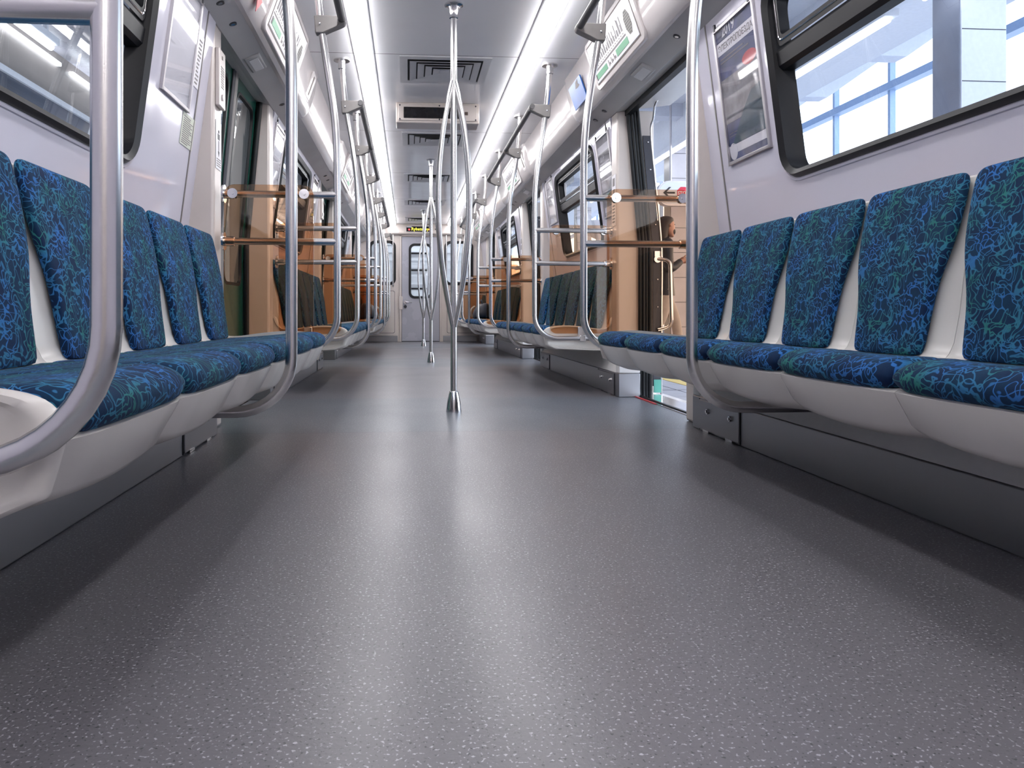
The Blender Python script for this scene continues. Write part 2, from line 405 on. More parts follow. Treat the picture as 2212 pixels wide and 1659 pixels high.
class Plane:   # flat panel frame: origin, right, up -> boxes raised along the normal
    def __init__(s, org, right, up):
        s.o = Vector(org); s.r = Vector(right).normalized(); s.u = Vector(up).normalized(); s.n = s.r.cross(s.u)
    def p(s, a, b, d=0): return s.o+s.r*a+s.u*b+s.n*d
    def box(s, mb, a0, a1, b0, b1, d0, d1):
        v = [s.p(a, b, d) for a in (a0, a1) for b in (b0, b1) for d in (d0, d1)]
        return mb.add(v, [(0, 1, 3, 2), (4, 6, 7, 5), (0, 4, 5, 1), (2, 3, 7, 6), (0, 2, 6, 4), (1, 5, 7, 3)])
    def poly(s, mb, pts, d0, d1):
        return mb.loops([[s.p(a, b, d0) for a, b in pts], [s.p(a, b, d1) for a, b in pts]])

# ------------------------------------------------------------ dimensions
P = 3.83                       # one door bay plus one bench
YB, YE = -3.6, 13.13           # carriage ends
def wx(z):  return 1.165-(max(z, 0.80)-0.95)*0.105/0.80
def dx(z):  return 1.215 if z < 0.9 else 1.215-(z-0.9)*0.085/0.92
def rr(fx, y0, y1, z0, z1, r, d, nc=6, ne=5):
    """rounded rectangle on the surface x = fx(z)+d; same point count for every call"""
    out = []
    cs = [(y1-r, z0+r, -PI/2), (y1-r, z1-r, 0), (y0+r, z1-r, PI/2), (y0+r, z0+r, PI)]
    for i, (cy, cz, a0) in enumerate(cs):
        for k in range(nc+1):
            a = a0+PI/2*k/nc; out.append((cy+r*math.cos(a), cz+r*math.sin(a)))
        ny, nzz, na = cs[(i+1) % 4]
        q0 = out[-1]; q1 = (ny+r*math.cos(na), nzz+r*math.sin(na))
        for k in range(1, ne): out.append((q0[0]+(q1[0]-q0[0])*k/ne, q0[1]+(q1[1]-q0[1])*k/ne))
    return [(fx(z)+d, y, z) for y, z in out]
def grid(mb, fx, y0, y1, zs, d=0):
    for a, b in zip(zs, zs[1:]): mb.quad((fx(a)+d, y0, a), (fx(a)+d, y1, a), (fx(b)+d, y1, b), (fx(b)+d, y0, b))
SIDE = {1: 'right', -1: 'left'}
BENCH = ['near', 'middle', 'far', 'short end']

# ------------------------------------------------------------ carriage shell
mb = MB(); mb.box(-1.30, 1.30, YB, YE+0.12, -0.10, 0.0)
struct('floor', mb, 'floor', smooth=0)
mb = MB(); mb.box(-0.86, 0.86, YB, YE+0.1, 2.07, 2.13)
struct('ceiling', mb, 'ceiling', smooth=0)
mb = MB(); mb.box(-1.30, 1.30, YB-0.06, YB, -0.1, 2.13)
struct('wall_back', mb, 'cream', smooth=0)

WZ0, WZ1 = 0.985, 1.70
COV = [(0.943, 1.796), (0.918, 1.812), (0.888, 1.865), (0.864, 1.945), (0.848, 2.03), (0.838, 2.085)]
def coving(y0, y1, off, name, side):
    mb = MB(); L = []
    inn = [(x-off*0.9, z-off*0.4) for x, z in COV]; outr = [(1.05, 2.11), (1.05, 1.83)]
    prof = inn+outr
    ys = [(y0, 0.0), (y0+0.02, 0.6), (y0+0.06, 1.0), (y1-0.06, 1.0), (y1-0.02, 0.6), (y1, 0.0)] if off > 0.01 else [(y0, 1), (y1, 1)]
    for y, f in ys:
        L.append([(COV[i][0]-off*0.9*f, y, COV[i][1]-off*0.4*f) for i in range(6)]+[(x, y, z) for x, z in outr])
    mb.loops(L)
    return struct(name, mb, 'coving', side=side, smooth=50)

nwin = 0
for s in (1, -1):
    wall = MB()
    zlow = [0.0, 0.5, 0.80, 0.93]; zhi = [0.93, 0.95, 1.10, 1.3, 1.5, 1.75]
    bays = [(YB, 3.25, 0), (4.65, 3.25+P, 1), (4.65+P, 3.25+2*P, 2), (4.65+2*P, YE, None)]
    for y0, y1, k in bays:
        grid(wall, wx, y0, y1, zlow)
        if k is None:
            grid(wall, wx, y0, y1, zhi); continue
        a, b = 1.15+P*k, 2.70+P*k
        grid(wall, wx, y0, a, zhi); grid(wall, wx, b, y1, zhi)
        wall.loops([rr(wx, a, b, 0.93, 1.75, 0.0005, 0), rr(wx, (1.29 if s > 0 else 1.22)+P*k, (2.63 if s > 0 else 2.56)+P*k, WZ0, WZ1, 0.10, 0)], True, False, False)
    struct('wall_'+SIDE[s], wall, 'wall', side=s, smooth=0, solid=0.012)
    # upright joint strips between wall panels and door pillars
    for i, y in enumerate((3.13, 4.77, 3.13+P, 4.77+P)):
        js = MB(); js.loops([[(wx(z)-.006, y-.004, z), (wx(z)-.010, y-.004, z), (wx(z)-.010, y+.004, z), (wx(z)-.006, y+.004, z)] for z in (.2, .8, 1.3, 1.748)])
        struct('trim_%d' % ((110 if s > 0 else 120)+i), js, 'bracket', side=s, smooth=0)
    # soffit between wall top and coving
    so = MB(); so.loops([[(1.16, y, 1.775), (1.055, y, 1.748), (0.945, y, 1.797), (0.96, y, 1.83), (1.16, y, 1.80)] for y in (YB, YE)])
    struct('trim_1' if s > 0 else 'trim_2', so, 'soffit', side=s, smooth=20)
    # coving: plain lengths over the benches, raised lengths over the doors
    segs = [(YB, 2.95, 0.0), (2.95, 4.98, 0.022), (4.98, 6.78, 0.0), (6.78, 8.81, 0.022), (8.81, 10.61, 0.0), (10.61, 12.6, 0.022), (12.6, YE, 0.0)]
    for i, (y0, y1, off) in enumerate(segs):
        coving(y0, y1, off, 'trim_%d' % ((3 if s > 0 else 13)+i), s)
    # windows
    for k in range(3):
        nwin += 1
        y0, y1 = (1.29 if s > 0 else 1.22)+P*k, (2.63 if s > 0 else 2.56)+P*k
        w = MB()   # black rubber frame
        w.loops([rr(wx, y0-.004, y1+.004, WZ0-.004, WZ1+.004, .104, 0.004), rr(wx, y0, y1, WZ0, WZ1, .10, -.012), rr(wx, y0+.012, y1-.012, WZ0+.010, WZ1-.012, .09, -.026),
                 rr(wx, y0+.040, y1-.040, WZ0+.026, WZ1-.04, .075, -.016), rr(wx, y0+.050, y1-.050, WZ0+.022, WZ1-.05, .07, .035), rr(wx, y0+.056, y1-.056, WZ0+.026, WZ1-.056, .065, .05)], True, False, False)
        root = struct('window_%d' % nwin, w, 'frame', side=s, smooth=50)
        g = MB(); lp = rr(wx, y0+.05, y1-.05, WZ0+.02, WZ1-.05, .07, .047); g.add(lp, [tuple(range(len(lp)))])
        struct('pane', g, 'glass', root, side=s, smooth=0)
        rim = MB()  # pressed white lip round the frame
        rim.loops([rr(wx, y0-.016, y1+.016, WZ0-.016, WZ1+.016, .115, -.004), rr(wx, y0-.013, y1+.013, WZ0-.013, WZ1+.013, .112, -.010), rr(wx, y0-.006, y1+.006, WZ0-.006, WZ1+.006, .106, -.011), rr(wx, y0-.001, y1+.001, WZ0-.001, WZ1+.001, .101, -.004)], True, False, False)
        struct('lip', rim, 'wall', root, side=s, smooth=30)
        tr = MB()
        tr.loops([[(wx(z)+d, y, z) for z, d in ((1.375, .045), (1.378, .010), (1.392, -.002), (1.44, -.004), (1.455, .006), (1.458, .045))] for y in (y0+.03, y1-.03)])
        struct('transom', tr, 'frame', root, side=s, smooth=30)
        hf = MB(); hf.loops([rr(wx, y0+.05, y1-.05, 1.455, WZ1-.045, .03, -.002), rr(wx, y0+.085, y1-.085, 1.487, WZ1-.075, .02, -.004), rr(wx, y0+.09, y1-.09, 1.492, WZ1-.08, .02, .03)], True, False, False)
        struct('hopper_frame', hf, 'frame', root, side=s, smooth=30)
        sl = MB(); sl.loops([rr(wx, y0+.066, y1-.066, 1.470, WZ1-.060, .02, -.0045), rr(wx, y0+.069, y1-.069, 1.473, WZ1-.063, .02, -.0062), rr(wx, y0+.072, y1-.072, 1.476, WZ1-.066, .02, -.0045)], True, False, False)
        struct('silver_bead', sl, 'chrome', root, side=s, smooth=30)
    # door bays
    for k in range(3):
        D = P*k
        n = 1
        for j, (ya, yb) in enumerate(((3.25, 3.38), (4.52, 4.65))):
            pl = MB(); pl.box(1.062, 1.30, ya+D, yb+D, 0, 1.765)
            struct('trim_%d' % ((30 if s > 0 else 40)+2*k+j), pl, 'cream', side=s, bevel=0.014, smooth=40)
        hd = MB(); hd.loops([[(1.40, y, 1.80), (1.055, y, 1.752), (1.06, y, 1.80), (1.40, y, 1.86)] for y in (3.38+D, 4.52+D)])
        struct('trim_%d' % ((60 if s > 0 else 70)+k), hd, 'soffit', side=s, smooth=0)
        sill = MB(); sill.box(1.13, 1.30, 3.38+D, 4.52+D, -0.02, 0.004)
        struct('trim_%d' % ((80 if s > 0 else 90)+k), sill, 'chrome', side=s, smooth=0)
        dn = (1 if s > 0 else 4)+k
        if s < 0:      # closed pair of green leaves
            root = None
            for j, (ya, yb) in enumerate(((3.36, 3.947), (3.953, 4.54))):
                lf = MB(); zs = [0.0, .4, .62]
                lf.loops([rr(dx, ya+D, yb+D, .0, 1.83, .0005, .035), rr(dx, ya+D, yb+D, .0, 1.83, .0005, 0), rr(dx, ya+.085+D, yb-.085+D, .66, 1.70, .07, 0)], True, False, False)
                if root is None:
                    root = struct('door_%d' % dn, lf, 'green', side=s, smooth=30)
                else: struct('leaf', lf, 'green', root, side=s, smooth=30)
                sh = MB(); sh.loops([rr(dx, ya+.083+D, yb-.083+D, .658, 1.702, .072, -.002), rr(dx, ya+.098+D, yb-.098+D, .673, 1.687, .06, -.003), rr(dx, ya+.103+D, yb-.103+D, .678, 1.682, .055, .012)], True, False, False)
                struct('window_seal', sh, 'rubber', root, side=s, smooth=40)
                g = MB(); lp = rr(dx, ya+.095+D, yb-.095+D, .67, 1.69, .06, .008); g.add(lp, [tuple(range(len(lp)))])
                struct('pane', g, 'doorglass', root, side=s, smooth=0)
                ed = MB(); ye = 3.947 if j == 0 else 3.953
                a, b = (ye-.05, ye) if j == 0 else (ye, ye+.05)
                for q in range(3):
                    yy = a+(b-a)*(q+.5)/3
                    ed.tube([(dx(z)-.004, yy+D, z) for z in (0.02, .5, .9, 1.35, 1.80)], .007, 8)
                struct('rubber_edge', ed, 'bracket' if j else 'darkmetal', root, side=s, smooth=60)
            se = MB(); se.tube([(dx(z)-.02, 4.505+D, z) for z in (0.0, .5, .9, 1.35, 1.80)], .016, 10); se.tube([(dx(z)-.02, 3.392+D, z) for z in (0.0, .5, .9, 1.35, 1.80)], .012, 10)
            struct('door_seal', se, 'rubber', root, side=s, smooth=60)
        else:          # open doorway: black seals, edge of the leaf slid into its pocket, grab handle
            se = MB()
            zz = (0.0, .5, .9, 1.2, 1.5, 1.80)
            for i in range(4):
                se.tube([(dx(z)-.012+i*.020, 4.500+D-.004*(i % 2), z) for z in zz], .0125, 8)
            for i in range(4):
                se.tube([(dx(z)-.012+i*.020, 3.40+D, z) for z in zz], .0125, 8)
            se.box(1.112, 1.15, 3.38+D, 4.52+D, 1.728, 1.768)
            root = struct('door_%d' % dn, se, 'rubber', side=1, smooth=60)
            st = MB(); st.loops([[(dx(z)+.066, 4.50+D, z), (dx(z)+.112, 4.50+D, z), (dx(z)+.112, 4.49+D, z), (dx(z)+.066, 4.49+D, z)] for z in (.05, .5, .9, 1.3, 1.60)])
            struct('leaf_edge', st, 'darkmetal', root, smooth=0)
            gr = MB(); gr.loops([[(dx(z)+.070, 4.489+D, z), (dx(z)+.116, 4.489+D, z), (dx(z)+.116, 4.484+D, z), (dx(z)+.070, 4.484+D, z)] for z in (.01, .09)])
            struct('leaf_foot', gr, 'greenlite', root, smooth=0)
            wh = MB(); wh.tube(bez([(dx(z)+.119, 4.49+D, z) for z in (0.0, .5, .9, 1.3, 1.62)]+[(dx(1.68)+.13, 4.46+D, 1.70), (dx(1.74)+.13, 4.40+D, 1.775), (dx(1.74)+.13, 4.25+D, 1.79), (dx(1.74)+.13, 3.45+D, 1.79)], 6), .007, 8)
            struct('leaf_rim', wh, 'chrome', root, smooth=60)
            sc = MB()
            for q in range(9): sc.ball((dx(.2+q*.17)+.095, 4.488+D, .2+q*.17), .006, 5)
            struct('screws', sc, 'chrome', root, smooth=60)
            x0 = dx(.7)+.115
            hn = MB(); hn.tube(fillet([(x0-.025, 4.478+D, .835), (x0+.045, 4.45+D, .83), (x0+.055, 4.45+D, .42), (x0-.02, 4.48+D, .40)], .05), .0115, 10); hn.cyl((x0-.025, 4.488+D, .835), (x0-.025, 4.47+D, .835), .022); hn.box(x0-.042, x0-.010, 4.476+D, 4.488+D, .83, .885)
            struct('grab_handle', hn, 'chrome', root, smooth=50)
            tr2 = MB(); tr2.box(1.15, 1.165, 3.38+D, 4.52+D, .004, .009)
            struct('sill_edge', tr2, 'rubber', root, smooth=0)
            if k == 0:
                oe = MB(); oe.box(1.118, 1.13, 3.98, 4.52, -.001, .006)
                struct('sill_strip', oe, 'red', root, smooth=0)

# ------------------------------------------------------------ end wall
def plate(x0, x1, z0, z1, r, y, nc=6):
    out = []
    for cx, cz, a0 in ((x1-r, z0+r, -PI/2), (x1-r, z1-r, 0), (x0+r, z1-r, PI/2), (x0+r, z0+r, PI)):
        for k in range(nc+1): a = a0+PI/2*k/nc; out.append((cx+r*math.cos(a), y, cz+r*math.sin(a)))
    return out
EW = [(-.925, -.450), (.405, .920)]
mb = MB()
mb.box(-1.30, -.365, YE, YE+.04, 0, 0.97); mb.box(.335, 1.30, YE, YE+.04, 0, 0.97)
for (a, b) in EW:
    mb.loops([plate(a-.03, b+.03, .97, 1.86, .0005, YE), plate(a, b, 1.00, 1.785, .11, YE)], True, False, False)
for a, b in ((-1.30, -.955), (-.42, -.365), (.335, .375), (.95, 1.30)): mb.box(a, b, YE, YE+.04, .97, 1.86)
mb.box(-1.30, 1.30, YE, YE+.04, 1.86, 2.13)
struct('wall_front', mb, 'cream', smooth=30)
hd = MB(); hd.prism_y([(-.84, 1.885), (.84, 1.885), (.84, 2.075), (-.84, 2.075)], YE-.10, YE)
struct('trim_100', hd, 'cream', bevel=.03)
for i, (a, b) in enumerate(EW):
    w = MB(); w.loops([plate(a-.002, b+.002, .998, 1.787, .11, YE+.005), plate(a, b, 1.0, 1.785, .11, YE-.012), plate(a+.045, b-.045, 1.045, 1.74, .075, YE-.012), plate(a+.05, b-.05, 1.05, 1.735, .07, YE+.02)], True, False, False)
    r = struct('window_%d' % (7+i), w, 'frame', smooth=40)
    g = MB(); lp = plate(a+.045, b-.045, 1.045, 1.74, .075, YE+.016); g.add(lp, [tuple(range(len(lp)))]); struct('pane', g, 'glass', r, smooth=0)
dm = MB()
dm.loops([plate(-.345, .315, .01, 1.85, .02, YE+.01), plate(-.345, .315, .01, 1.85, .02, YE-.012), plate(-.222, .190, .765, 1.735, .10, YE-.012)], True, False, False)
r = struct('door_7', dm, 'enddoor', smooth=30)
w = MB(); w.loops([plate(-.224, .192, .763, 1.737, .10, YE-.011), plate(-.222, .19, .765, 1.735, .10, YE-.024), plate(-.185, .153, .802, 1.698, .07, YE-.024), plate(-.18, .148, .807, 1.693, .065, YE+.01)], True, False, False)
struct('window_seal', w, 'frame', r, smooth=40)
g = MB(); lp = plate(-.185, .153, .802, 1.698, .07, YE+.005); g.add(lp, [tuple(range(len(lp)))]); struct('pane', g, 'glass', r, smooth=0)
h = MB(); h.cyl((-.285, YE-.012, .70), (-.285, YE-.03, .70), .028); h.tube(fillet([(-.285, YE-.03, .70), (-.285, YE-.07, .70), (-.17, YE-.07, .695)], .02), .011, 8)
struct('lever_handle', h, 'chrome', r, smooth=50)
h = MB(); h.cyl((-.285, YE-.012, .62), (-.285, YE-.022, .62), .028); struct('lock_plate', h, 'darkmetal', r)
h = MB(); h.box(-.395, -.33, YE-.045, YE-.012, .57, .80); struct('strike_box', h, 'cream', r, bevel=.006)
fr = MB(); fr.box(-.385, -.352, YE-.03, YE, 0, 1.885); fr.box(.322, .355, YE-.03, YE, 0, 1.885); fr.box(-.385, .355, YE-.03, YE, 1.857, 1.885)
struct('trim_101', fr, 'cream', bevel=.005)
gp = MB(); gp.box(-.352, -.345, YE-.009, YE, 0, 1.855); gp.box(.315, .322, YE-.009, YE, 0, 1.855); gp.box(-.352, .322, YE-.009, YE, 1.85, 1.857); gp.box(-.352, .322, YE-.02, YE, 0, .012)
struct('trim_102', gp, 'rubber', smooth=0)
for nm, (a, b) in (('baseboard_left', (-1.02, -.42)), ('baseboard_right', (.385, .98))):
    q = MB(); q.box(a, b, YE-.02, YE, 0, .105); struct(nm, q, 'box', bevel=.004)
for i, (a, b) in enumerate(((-1.06, -.45), (.43, 1.02))):   # outlined equipment cabinet doors below the end windows
    t = T('cabinet_door', ((a+b)/2, YE, .12), 'cream cabinet panel with rounded outline under the %s end wall window' % ('left', 'right')[i], 'cabinet', 'cabinet panels on the end wall')
    q = MB(); q.loops([plate(a, b, .12, .93, .03, YE), plate(a, b, .12, .93, .03, YE-.014)]); t.part('panel', q, 'cream')
    q = MB(); q.loops([plate(a+.02, b-.02, .15, .90, .03, YE-.0141), plate(a+.02, b-.02, .15, .90, .03, YE-.0155), plate(a+.026, b-.026, .156, .894, .03, YE-.0155), plate(a+.026, b-.026, .156, .894, .03, YE-.0141)], True, False, False); t.part('outline', q, 'darkmetal')
for i, x in enumerate((-.50, .44)):
    t = T('grab_pole', (x, YE-.06, .96), 'thin vertical steel grab bar beside the %s end window' % ('left', 'right')[i], 'grab bar', 'grab bars on the end wall')
    q = MB(); q.tube(fillet([(x, YE, .97), (x, YE-.06, .97), (x, YE-.06, 1.88)], .03), .012, 10); t.part('bar', q, 'steel')
# destination display on the end wall header
t = T('destination_display', (0, YE-.10, 1.92), 'lit destination display above the end door reading Rybatskoye in yellow', 'display')
q = MB(); q.box(-.31, .30, YE-.112, YE-.10, 1.905, 2.055); t.part('frame', q, 'cream', bevel=.004)
q = MB(); q.box(-.265, .185, YE-.116, YE-.112, 1.935, 2.025); t.part('screen', q, 'display')
t.part('lettering', textmb('Rybatskoye', .074, (-.18, YE-.1165, 1.957), (1, 0, 0), (0, 0, 1), .0005, .0012), 'yellow_led')
for bx in ((-.232, -.20, 1.955, 1.985), (.125, .175, 1.955, 1.995)):
    q = MB(); q.box(bx[0], bx[1], YE-.1165, YE-.116, bx[2], bx[3]); t.part('red_character', q, 'red_led')
for bx in ((-.262, -.17, 2.008, 2.020), (.13, .18, 2.004, 2.018)):
    q = MB(); q.box(bx[0], bx[1], YE-.1165, YE-.116, bx[2], bx[3]); t.part('white_characters', q, 'signwhite')
q = MB(); q.box(.235, .262, YE-.114, YE-.112, 1.965, 1.99); t.part('sensor', q, 'slot')
t = T('notice_sticker', (-.44, YE-.10, 1.91), 'small white notice sticker left of the lit destination display', 'sticker')
q = MB(); q.box(-.50, -.40, YE-.102, YE-.10, 1.91, 1.95); t.part('paper', q, 'white')

# ------------------------------------------------------------ ceiling fittings
for i, x in ((0, -.497), (1, .507)):
    t = T('ceiling_light', (x, 5, 2.07), 'long white glowing light strip along the %s of the ceiling' % ('left', 'right')[i], 'ceiling light', 'ceiling light strips')
    def caps(w, y0, y1, z):
        o = []
        for k in range(13): a = PI*k/12; o.append((x+w*math.cos(a), y1+w*math.sin(a), z))
        for k in range(13): a = PI+PI*k/12; o.append((x+w*math.cos(a), y0+w*math.sin(a), z))
        return o
    q = MB(); q.loops([caps(.050, YB+.1, 12.9, 2.066), caps(.050, YB+.1, 12.9, 2.040), caps(.043, YB+.1, 12.9, 2.033)]); t.part('diffuser', q, 'lamp')
    q = MB(); q.loops([caps(.062, YB+.1, 12.9, 2.071), caps(.060, YB+.1, 12.9, 2.060), caps(.0515, YB+.1, 12.9, 2.054), caps(.0515, YB+.1, 12.9, 2.068)], True, False, False); t.part('housing', q, 'vent')
for i in range(5):
    y = 4.52+1.9*i
    t = T('ceiling_vent', (0, y, 2.07), 'nested grey louvre air vent in the ceiling, %s counted from the camera' % ['nearest', 'second', 'third', 'fourth', 'farthest'][i], 'air vent', 'ceiling air vents')
    fr = MB(); fr.loops([[(a, b, z) for a, b in ((-u, y+v0), (u, y+v0), (u, y+v1), (-u, y+v1))] for u, v0, v1, z in ((.285, 0, .52, 2.0705), (.285, 0, .52, 2.064), (.235, .05, .47, 2.064), (.235, .05, .47, 2.0695))], True, False, True)
    t.part('frame', fr, 'vent', smooth=0)
    dk = MB(); dk.box(-.235, .235, y+.05, y+.47, 2.0690, 2.0698); t.part('backing', dk, 'dark', smooth=0)
    for j in range(4):
        u = .222-.05*j; v0 = .062+.045*j; v1 = .46-.045*j
        q = MB(); q.loops([[(a, b, z) for a, b in ((-uu, y+c), (uu, y+c), (uu, y+d), (-uu, y+d))] for uu, c, d, z in ((u, v0, v1, 2.058), (u-.040, v0+.034, v1-.034, 2.063), (u-.042, v0+.036, v1-.036, 2.063), (u-.004, v0+.004, v1-.004, 2.056))], True, False, False)
        t.part('louvre', q, 'vent', smooth=0)
    q = MB(); q.box(-.03, .03, y+.235, y+.285, 2.058, 2.066); t.part('centre_plate', q, 'vent', smooth=0)
# ceiling information display
t = T('information_display', (-.01, 5.52, 2.07), 'cream box with dark screen hanging from the ceiling behind the first centre pole', 'display')
q = MB(); q.box(-.322, .300, 5.52, 5.72, 1.918, 2.07); t.part('case', q, 'cream', bevel=.008)
q = MB(); q.box(-.305, .283, 5.510, 5.52, 1.934, 2.054); t.part('face_plate', q, 'cream', bevel=.004)
q = MB(); q.box(-.265, .165, 5.506, 5.511, 1.950, 2.032); t.part('screen', q, 'display')
q = MB(); q.box(.188, .213, 5.507, 5.511, 1.978, 2.002); t.part('sensor', q, 'slot')
for x in (-.293, 0, .271):
    for z in (1.943, 2.045):
        q = MB(); q.cyl((x, 5.51, z), (x, 5.507, z), .006, n=8); t.part('screw', q, 'darkmetal')

# ------------------------------------------------------------ seats
# profiles are given for the right-hand wall; u runs along the bench
def seat(s):
    yc = 0.0
    org = (0.80, 0.0, 0.0)
    t = T('bench_seat', org, '', 'seat', None, s)
    pf = [(.620, .360), (.606, .368), (.598, .384), (.602, .402), (.620, .416), (.650, .423), (.70, .423), (.78, .415), (.86, .407), (.94, .401), (1.00, .399), (1.035, .398), (1.04, .375), (.98, .366), (.86, .362), (.72, .358)]
    L = []; N = 16
    for i in range(N+1):
        a = -1+2*i/N
        u = math.copysign(1-(1-abs(a))**1.7, a)
        yy = u*.1990
        e = max(0, (abs(u)-.80)/.20); f = math.sqrt(max(.0, 1-e*e)); f = .25+.75*f
        row = []
        for x, z in pf:
            zm = .388 if x < .75 else .383
            dish = -.005*(1-u*u) if (z > .395 and x > .66) else 0
            fr = (.014*abs(u)**5) if x < .66 else 0
            row.append((x+fr, yy, zm+(z+dish-zm)*f))
        L.append(row)
    t.part('seat_cushion', MB().loops(L), 'fabric', smooth=60, subsurf=1)
    # backrest
    L = []
    rows = [(.395, .126, .020), (.402, .134, .030), (.45, .137, .034), (.52, .142, .034), (.57, .152, .034), (.62, .168, .034), (.67, .181, .034), (.73, .188, .034), (.79, .190, .033), (.815, .189, .031), (.828, .184, .027), (.836, .174, .018), (.839, .160, .006)]
    def bx(z):   # shell surface line
        pts = [(.39, 1.030), (.42, 1.036), (.50, 1.050), (.60, 1.062), (.70, 1.085), (.80, 1.108), (.85, 1.118)]
        for (a, xa), (b, xb) in zip(pts, pts[1:]):
            if z <= b: return xa+(xb-xa)*(z-a)/(b-a)
        return pts[-1][1]
    for z, hw, th in rows:
        row = []
        n = 22
        for k in range(n):
            a = 2*PI*k/n
            cu = math.copysign(abs(math.cos(a))**.35, math.cos(a)); cw = math.copysign(abs(math.sin(a))**.6, math.sin(a))
            row.append((bx(z)-.016-cw*th*.5-.003+(.006*(1-cu*cu) if cw > 0 else 0), cu*hw, z))
        L.append(row)
    t.part('backrest', MB().loops(L), 'fabric', smooth=60, subsurf=1)
    # moulded white shell: back sheet, foot, front apron and underside as one moulding
    L = []
    for i in range(9):
        u = -1+2*i/8; yy = u*.2008
        g = .010 if abs(u) > .98 else 0
        bel = .014*(1-u*u)
        top = [(.985, .385), (1.01, .392), (1.022, .405), (1.034, .43), (1.048, .50), (1.060, .60), (1.083, .70), (1.106, .80), (1.112, .826), (1.122, .832), (1.135, .826)]
        top = [(x+g, z) for x, z in top]
        bot = [(1.135, .60), (1.12, .40), (1.10, .26), (.95, .262-bel*.6), (.80, .268-bel), (.69, .280-bel), (.656+g, .292-bel), (.644+g, .303-bel), (.616+g, .352), (.612+g, .361), (.62+g, .366), (.66, .370), (.75, .372)]
        L.append([(x, yy, z) for x, z in top+bot])
    t.part('shell', MB().loops(L), 'shell', smooth=40)
    return t.e

ORD = ['nearest', 'second', 'third', 'fourth', 'fifth', 'sixth']
PITCH = .403
for s in (1, -1):
    base = seat(s)
    first = True
    for b in range(4):
        y0 = .840+P*b; n = 6 if b < 3 else 2
        for i in range(n):
            y = y0+PITCH*(i+.5)
            if b == 3: y = 12.30+PITCH*(i+.5)
            where = ('%s seat from the camera' % ORD[i] if i else 'seat nearest the camera') + ' on the %s %s bench' % (SIDE[s], BENCH[b])
            lab = 'blue squiggle-patterned %s' % where
            if first:
                base.location.y = y; base['label'] = lab; base['group'] = 'blue patterned seats along the side walls'; first = False; y_first = y
            else: dup(base, y-y_first, lab)
    # rounded end mouldings closing each row
    ends = [(b, .840+P*b-.004, 0) for b in range(3)]+[(b, .840+P*b+6*PITCH+.004, 1) for b in range(3)]+[(3, 12.300-.004, 0)]
    root = None
    for b, y, far in ends:
        lab = 'white rounded end moulding at the %s end of the %s %s bench' % (('near', 'far')[far], SIDE[s], BENCH[b])
        if root is None:
            t = T('bench_end_moulding', (.80, y, .28), lab, 'bench end', 'end mouldings of the benches', s)
            outer = bez([(.640, .300), (.628, .340), (.622, .376), (.645, .406), (.70, .420), (.78, .424), (.88, .416), (1.0, .402), (1.06, .42), (1.10, .50)], 5)
            prof = [(p[0], p[1]) for p in [Vector((a, c, 0)) for a, c in [(q.x, q.y) for q in [Vector((w[0], w[1], 0)) for w in outer]]]]+[(1.13, .50), (1.13, .262), (.95, .262), (.70, .274)]
            cx, cz = .87, .345
            def sc(f, dz=0): return [(cx+(x-cx)*f, cz+(z-cz)*f+dz) for x, z in prof]
            q = MB(); q.loops([[(x, y+.003, z) for x, z in prof], [(x, y-.008, z) for x, z in prof], [(x, y-.015, z) for x, z in sc(.965)], [(x, y-.015, z) for x, z in sc(.90)], [(x, y-.003, z) for x, z in sc(.84)]])
            t.part('moulding', q, 'shell', smooth=50)
            root = t.e; yr = y
        else:
            o = dup(root, y-yr, lab)
            if far:
                o.scale = (1, -1, 1)

# ------------------------------------------------------------ under-seat steel boxes
for s in (1, -1):
    for b, (y0, y1) in enumerate(((.50, 3.13 if s < 0 else 3.18), (4.33, 6.95), (8.08, 10.80), (11.93, 13.10))):
        t = T('underseat_box', (1.08, (y0+y1)/2, 0), 'grey steel heater box on the floor under the %s %s bench' % (SIDE[s], BENCH[b]), 'heater box', 'steel boxes under the benches', s)
        q = MB(); q.box(1.018, 1.150, y0, y1, 0, .142); t.part('steel_body', q, 'box', bevel=.004)
        q = MB(); q.loops([[(1.022, y, .143), (1.030, y, .150), (1.09, y, .248), (1.150, y, .248), (1.150, y, .143)] for y in (y0+.07, y1-.07)]); t.part('sloping_cover', q, 'boxwhite', smooth=20)
        for a, c in ((y0, y0+.07), (y1-.07, y1)):
            q = MB(); q.box(1.020, 1.150, a, c, .142, .215); t.part('end_cap', q, 'boxwhite', bevel=.006)
        for a, c in ((y0+.085, y0+.47), (y1-.47, y1-.085)):
            if b == 3 and a > y0+.2: continue
            q = MB(); q.box(1.011, 1.0185, a, c, .008, .132); d = t.part('access_flap', q, 'box', bevel=.002)
            for yy in (a+.07, c-.10):
                l = MB(); l.cyl((1.011, yy, .092), (1.004, yy, .092), .011, n=14); l.cyl((1.004, yy, .092), (1.0005, yy, .092), .006, n=10)
                t.part('lock', l, 'chrome', d)
            for yy in (a+.05, c-.11):
                l = MB(); l.box(1.008, 1.0115, yy, yy+.06, .002, .012); t.part('hinge', l, 'chrome', d)
            q = MB(); q.box(1.0155, 1.0182, a-.006, a, .004, .136); q.box(1.0155, 1.0182, c, c+.006, .004, .136); t.part('joint', q, 'dark', smooth=0)

